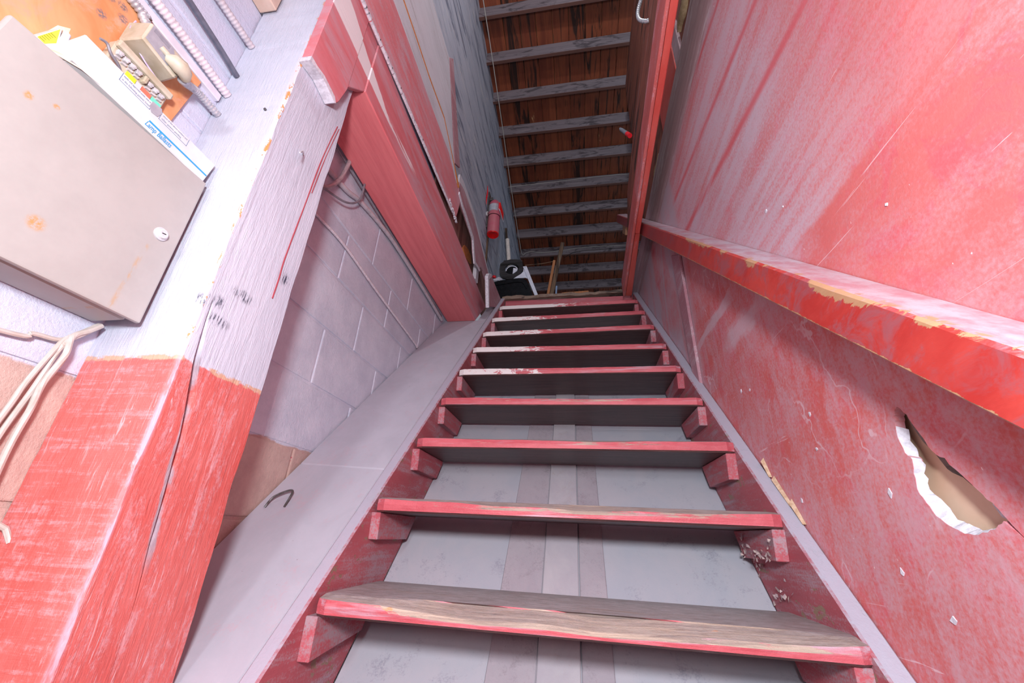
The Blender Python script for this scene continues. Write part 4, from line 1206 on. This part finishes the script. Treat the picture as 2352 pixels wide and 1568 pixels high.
# ------------------------------------------------------------------ conduit and wires on the block wall behind the post
flex('flexible_conduit', [(-0.838, 0.80, 2.490), (-0.838, 0.957, 2.494), (-0.836, 1.133, 2.502), (-0.834, 1.399, 2.478), (-0.832, 1.696, 2.457), (-0.836, 1.90, 2.448), (-0.838, 1.918, 2.440)], 0.0055, M_CONDWHITE, 'thin ribbed conduit running down block wall to the ledge', 0.008)
o = MB().tube([(-0.836, 0.80, 2.67), (-0.836, 0.925, 2.684), (-0.834, 1.06, 2.705), (-0.834, 1.15, 2.738), (-0.834, 1.33, 2.772), (-0.836, 1.52, 2.79), (-0.836, 1.95, 2.788), (-0.836, 2.235, 2.778)], 0.0095, 10, None, 8).build('conduit', M_CONDGREY, None, smooth=True)
tag(o, 'smooth grey conduit on block wall beneath the red beam', 'conduit')
o = MB().tube([(-0.826, 0.80, 2.55), (-0.826, 0.93, 2.592), (-0.818, 0.982, 2.671), (-0.815, 1.006, 2.778), (-0.82, 1.012, 2.80)], 0.008, 8, None, 8).build('conduit', M_CONDUIT, None, smooth=True)
tag(o, 'shiny metal conduit curving up to the beam behind the post', 'conduit')
o = MB().tube([(-0.815, 0.85, 2.55), (-0.815, 0.935, 2.582), (-0.81, 1.045, 2.629), (-0.81, 1.113, 2.705), (-0.814, 1.126, 2.802)], 0.004, 8, None, 8).build('cable', M_CABLEG, None, smooth=True)
tag(o, 'grey cable looping over the smooth conduit under the beam', 'cable')
o = MB().tube([(-0.829, 0.762, 2.80), (-0.832, 1.0, 2.797), (-0.834, 1.40, 2.800), (-0.834, 1.85, 2.801), (-0.832, 2.22, 2.80)], 0.003, 6, lambda i, n: 0.0026, 8).build('wire', M_CABLEG, None, smooth=True)
tag(o, 'thin frayed grey wire lying along the lower edge of red beam', 'wire')

# ------------------------------------------------------------------ fire extinguisher on the loft wall
ex = thing('fire_extinguisher', 'red fire extinguisher hung on the weathered loft wall', 'fire extinguisher', (-0.642, 2.66, 3.80))
ea = Vector((0, 0, 1))
c0 = Vector((-0.642, 2.66, 3.795))
MB().lathe(c0, ea, [(0.0, 0.012), (0.030, 0.008), (0.046, 0.0), (0.051, 0.010), (0.051, 0.205), (0.051, 0.30), (0.045, 0.335), (0.028, 0.36), (0.018, 0.37), (0.0, 0.37)], 32).build('cylinder', M_EXT, ex, smooth=True)
MB().lathe(c0 + Vector((0, 0, -0.0008)), ea, [(0.0, 0.010), (0.030, 0.006), (0.046, -0.0012), (0.0505, 0.004), (0.0505, 0.006), (0.046, 0.003), (0.0, 0.011)], 32).build('base', M_EXTB, ex, smooth=True, label='clean bright red bottom')
MB().lathe(c0 + Vector((0, 0, 0.186)), ea, [(0.0512, 0), (0.054, 0), (0.054, 0.032), (0.0512, 0.032)], 32).build('strap', M_EXT, ex, smooth=True)
MB().lathe(c0 + Vector((0, 0, 0.182)), ea, [(0.0512, 0), (0.0545, 0), (0.0545, 0.004), (0.0512, 0.004)], 32).build('strap_edge', M_BLACK, ex)
lb = MB()
vs, fs = [], []
for i in range(13):
    a = -2.7 + 1.9 * i / 12
    for z in (0.225, 0.30):
        vs.append(c0 + Vector((0.0517 * cos(a), 0.0517 * sin(a), z)))
for i in range(12):
    fs.append((2 * i, 2 * i + 2, 2 * i + 3, 2 * i + 1))
lb.add(vs, fs).build('label_wrap', M_LABELG, ex)
for i in range(5):
    vs, fs = [], []
    for j in range(9):
        a = -2.2 + 1.0 * j / 8
        for z in (0.235 + 0.013 * i, 0.239 + 0.013 * i):
            vs.append(c0 + Vector((0.0521 * cos(a), 0.0521 * sin(a), z)))
    for j in range(8):
        fs.append((2 * j, 2 * j + 2, 2 * j + 3, 2 * j + 1))
    MB().add(vs, fs).build('print_line', M_WHITEP, ex)
MB().hexa([(-0.598, 2.632, 4.06), (-0.588, 2.632, 4.03), (-0.570, 2.70, 3.97), (-0.580, 2.70, 4.0), (-0.598, 2.634, 4.12), (-0.588, 2.634, 4.12), (-0.570, 2.702, 4.06), (-0.580, 2.702, 4.06)]).build('instruction_tag', M_EXTB, ex, label='red tag with white edge')
MB().hexa([(-0.600, 2.630, 4.045), (-0.586, 2.630, 4.015), (-0.568, 2.70, 3.955), (-0.582, 2.70, 3.985), (-0.600, 2.632, 4.055), (-0.586, 2.632, 4.028), (-0.568, 2.702, 3.968), (-0.582, 2.702, 3.997)]).build('tag_edge', M_WHITEP, ex)
MB().box(-0.699, -0.688, 2.63, 2.69, 3.86, 4.25).build('bracket', M_DARKSTEEL, ex, 0.002)
MB().box(-0.69, -0.66, 2.645, 2.675, 4.168, 4.20).build('valve', M_DARKSTEEL, ex, 0.003)
MB().tube([(-0.69, 2.61, 4.0), (-0.695, 2.60, 3.985), (-0.69, 2.60, 3.955)], 0.008, 8).build('clip', M_STEEL, ex)
rb = MB()
rb.tube([(-0.692, 2.555, 4.24), (-0.690, 2.560, 4.16), (-0.690, 2.548, 4.10)], 0.005, 6, lambda i, n: (0.002, 0.006, 0.007)[i])
rb.tube([(-0.690, 2.548, 4.10), (-0.690, 2.545, 4.07), (-0.690, 2.552, 4.03)], 0.003, 6, lambda i, n: (0.006, 0.005, 0.002)[i])
tag(rb.build('tie_strip', M_REDTAG, None), 'little red plastic strip on wall above fire extinguisher', 'strip')

# ------------------------------------------------------------------ things standing at the head of the stair
tu = thing('tub', 'glossy black plastic tub at the stair head', 'tub', (-0.48, 2.95, 3.235))
MB().prism([(-0.585, 3.2355), (-0.315, 3.2355), (-0.312, 3.30), (-0.352, 3.41), (-0.372, 3.455), (-0.40, 3.474), (-0.44, 3.480), (-0.60, 3.465), (-0.658, 3.450), (-0.62, 3.35)], 'y', 2.84, 3.06).build('body', M_BLACK, tu, 0.008, 2)
MB().prism([(-0.635, 3.425), (-0.46, 3.448), (-0.41, 3.445), (-0.385, 3.42), (-0.365, 3.37), (-0.375, 3.368), (-0.395, 3.41), (-0.415, 3.433), (-0.46, 3.436), (-0.632, 3.413)], 'y', 2.833, 2.845).build('rim', M_BLACK, tu, 0.002)
rg = thing('black_ring', 'black ribbed ring with a round hole propped on the black tub', 'ring', (-0.505, 2.87, 3.49))
cR = Vector((-0.506, 2.872, 3.592))
oc, ic = [], []
pts_o = [(-0.106, 0.062), (-0.068, 0.092), (-0.01, 0.105), (0.045, 0.100), (0.092, 0.085), (0.097, 0.03), (0.098, -0.02), (0.080, -0.058), (0.045, -0.088), (0.01, -0.105), (-0.04, -0.106), (-0.085, -0.09), (-0.108, -0.055), (-0.112, 0.0)]
MB().prism([(cR.x + a * 0.95, cR.z + b * 0.95) for a, b in pts_o], 'y', 2.864, 2.882, [[(cR.x + 0.060 * cos(t * pi / 12), cR.z + 0.054 * sin(t * pi / 12)) for t in range(24)]]).build('ring_plate', M_BLACKW, rg, 0.0015)
for i in range(11):
    z = cR.z - 0.085 + 0.017 * i
    for sgn in (-1, 1):
        hw = math.sqrt(max(0, 0.062 ** 2 - (z - cR.z) ** 2))
        ow = 0.090 - 0.02 * (abs(z - cR.z) / 0.09) ** 2
        if hw < 0.004 and sgn == 1:
            continue
        a, b = (cR.x + sgn * max(hw, 0.002), cR.x + sgn * ow) if hw >= 0.004 else (cR.x - ow, cR.x + ow)
        MB().box(min(a, b), max(a, b), 2.8615, 2.8645, z - 0.0035, z + 0.0035).build('rib', M_BLACKW, rg)
MB().lathe((cR.x + 0.004, 2.8855, cR.z - 0.004), (0, 1, 0), [(0.0, 0.0), (0.059, 0.0), (0.059, 0.004), (0.0, 0.004)], 24).build('back_plate', M_BLACK, rg)
arc = MB().tube([(cR.x + 0.05 * cos(t), 2.879, cR.z - 0.012 + 0.05 * sin(t)) for t in [0.35 + 0.25 * i for i in range(12)]], 0.0045, 8).build('white_arc', M_WHITEP, rg, smooth=True)
MB().prism([(cR.x + 0.008, cR.z - 0.045), (cR.x + 0.046, cR.z - 0.015), (cR.x + 0.05, cR.z + 0.005), (cR.x + 0.012, cR.z + 0.016)], 'y', 2.877, 2.883).build('white_patch', M_WHITEP, rg)
an = thing('angle_strip', 'white metal angle strip leaning beside the black tub', 'strip', (-0.29, 2.85, 3.235))
MB().hexa([(-0.278, 2.845, 3.2355), (-0.252, 2.845, 3.2355), (-0.252, 2.851, 3.2355), (-0.278, 2.851, 3.2355), (-0.402, 2.845, 3.595), (-0.377, 2.845, 3.598), (-0.377, 2.851, 3.598), (-0.402, 2.851, 3.595)]).build('flange', M_WHITEP, an, 0.001)
MB().hexa([(-0.280, 2.845, 3.2355), (-0.274, 2.845, 3.2355), (-0.274, 2.875, 3.2355), (-0.280, 2.875, 3.2355), (-0.408, 2.845, 3.595), (-0.402, 2.845, 3.595), (-0.402, 2.875, 3.595), (-0.408, 2.875, 3.595)]).build('web', M_WHITEP, an, 0.001)
MB().prism([(-0.485, 3.486), (-0.425, 3.527), (-0.405, 3.55), (-0.405, 3.58), (-0.352, 3.47), (-0.385, 3.487)], 'y', 2.854, 2.860).build('gusset', M_WHITEP, an, 0.001)
MB().lathe((-0.389, 2.844, 3.585), (0, 1, 0), [(0, 0), (0.003, 0), (0.003, 0.002), (0, 0.002)], 8).build('screw_hole', M_BLACK, an)
bg = MB()
R = []
for i in range(7):
    u = i / 6
    rr = 0.028 * sin(pi * (0.12 + 0.76 * u))
    R.append([Vector((-0.672 + 0.085 * u, 2.88, 3.486 + 0.012 * u)) + Vector((jit(0.006), rr * cos(t * pi / 4) + jit(0.007), 0.75 * rr * sin(t * pi / 4) + jit(0.006))) for t in range(8)])
bg.loft(R)
tag(bg.build('crumpled_bag', M_BAG, None), 'crumpled white plastic bag on the left of the black tub', 'bag')
tag(MB().lathe((-0.655, 2.87, 3.512), (0.1, -0.2, 1), [(0, 0), (0.016, 0), (0.017, 0.014), (0.012, 0.02), (0, 0.021)], 16).build('red_cap', M_REDTAG, None, smooth=True), 'small red cap on the crumpled white bag', 'cap')
tag(MB().tube([(-0.520, 3.12, 3.2355), (-0.602, 3.10, 4.10)], 0.019, 18).build('plastic_tube', M_PVC, None, smooth=True), 'white plastic tube standing behind the black ring', 'tube')
tag(MB().obox((-0.580, 3.19, 3.78), (1, 0, 0.12), (0, 1, 0), (-0.125, 0, 1), 0.019, 0.006, 0.545).build('board', M_GREYBOARD, None, 0.001), 'narrow grey board leaning behind the white tube', 'board')
tag(MB().tube([(-0.545, 3.155, 3.2355), (-0.630, 3.145, 4.27)], 0.011, 8).build('stick', M_STICKB, None), 'brown stick between white tube and grey board', 'stick')
tag(MB().box(-0.699, -0.690, 2.69, 2.725, 3.2355, 4.05).build('wall_strip', M_STICKB, None, 0.001), 'dark upright wooden strip on wall below the fire extinguisher', 'strip')
tag(MB().obox((-0.1705, 2.80, 3.420), (1, 0, -0.16), (0, 1, 0), (0.16, 0, 1), 0.0105, 0.0105, 0.185).build('stick', M_STICKO, None, 0.004, 2), 'shorter orange brown stick leaning at the stair head', 'stick')
tag(MB().obox((-0.1270, 2.85, 3.529), (1, 0, -0.19), (0, 1, 0), (0.19, 0, 1), 0.0155, 0.0125, 0.293).build('stick', M_STICKB, None, 0.003), 'taller grey brown stick leaning at the stair head', 'stick')
tag(MB().tube([(-0.388, 2.838, 3.600), (-0.25, 2.832, 3.602), (-0.142, 2.815, 3.607)], 0.0035, 6).build('rod', M_STICKB, None), 'thin rod lying across from white angle strip to sticks', 'rod')
tag(MB().tube([(-0.131, 2.775, 3.2355), (-0.124, 2.775, 3.338)], 0.0065, 10).build('blue_stub', M_BLUE, None), 'short pale blue stub beside the leaning sticks', 'stub')
ow = MB().hexa([(-0.09, 2.75, 3.236), (0.13, 2.75, 3.238), (0.13, 2.80, 3.238), (-0.09, 2.80, 3.236), (-0.085, 2.752, 3.265), (0.12, 2.752, 3.272), (0.12, 2.80, 3.272), (-0.08, 2.80, 3.265)]).build('wood_offcut', M_STICKO, None, 0.003)
tag(ow, 'orange wood offcut lying on the edge of the upper floor', 'offcut')

# ------------------------------------------------------------------ cords under the loft ceiling
pts = [(-0.645, 1.2, zc(1.2) - 0.006), (-0.640, 1.80, zc(1.8) - 0.006), (-0.640, 2.15, zc(2.15) - 0.006), (-0.645, 2.74, zc(2.74) - 0.006), (-0.655, 3.45, zc(3.45) - 0.006), (-0.655, 4.10, zc(4.10) - 0.01), (-0.645, 4.38, 4.90),
       (-0.60, 4.45, 4.965), (-0.52, 4.455, 4.985), (-0.40, 4.46, 4.96), (-0.15, 4.46, 4.975), (0.2, 4.455, 5.0), (0.75, 4.445, 4.985)]
tag(MB().tube(pts, 0.004, 6, None, 8).build('cord', M_CORD, None, smooth=True), 'white cord along the ceiling corner and across a rafter', 'cord')
tag(MB().tube([(-0.70, 3.45, 5.135), (-0.2, 3.445, 5.15), (0.3, 3.438, 5.165), (0.75, 3.432, 5.16)], 0.0025, 6, None, 6).build('cord', M_CORD, None, smooth=True), 'thin pale cord stretched along one ceiling rafter', 'cord')
tag(MB().tube([(-0.10, 4.47, 4.86), (0.02, 4.46, 4.93), (0.2, 4.455, 4.95), (0.7, 4.445, 4.95)], 0.003, 6, None, 6).build('wire', M_BLACK, None, smooth=True), 'dark wire along rafter behind the leaning sticks', 'wire')
pn = thing('marker', 'blue grey marker with red collar poking from dark timber', 'marker', (0.335, 1.66, 3.50))
MB().tube([(0.296, 1.69, 3.685), (0.302, 1.68, 3.66), (0.322, 1.64, 3.575)], 0.011, 12, lambda i, n: (0.006, 0.0105, 0.0115)[i]).build('barrel', M_GREYBOARD, pn, smooth=True)
MB().tube([(0.322, 1.64, 3.575), (0.332, 1.618, 3.53)], 0.0125, 12).build('collar', M_REDTAG, pn, smooth=True)
flex('spring_cord', [(0.335, 1.02, 3.66), (0.318, 1.045, 3.62), (0.308, 1.055, 3.575), (0.312, 1.055, 3.53), (0.332, 1.045, 3.495), (0.343, 1.04, 3.49)], 0.008, M_CONDUIT, 'white ribbed coiled cord hooked on dark timber at top', 0.012)
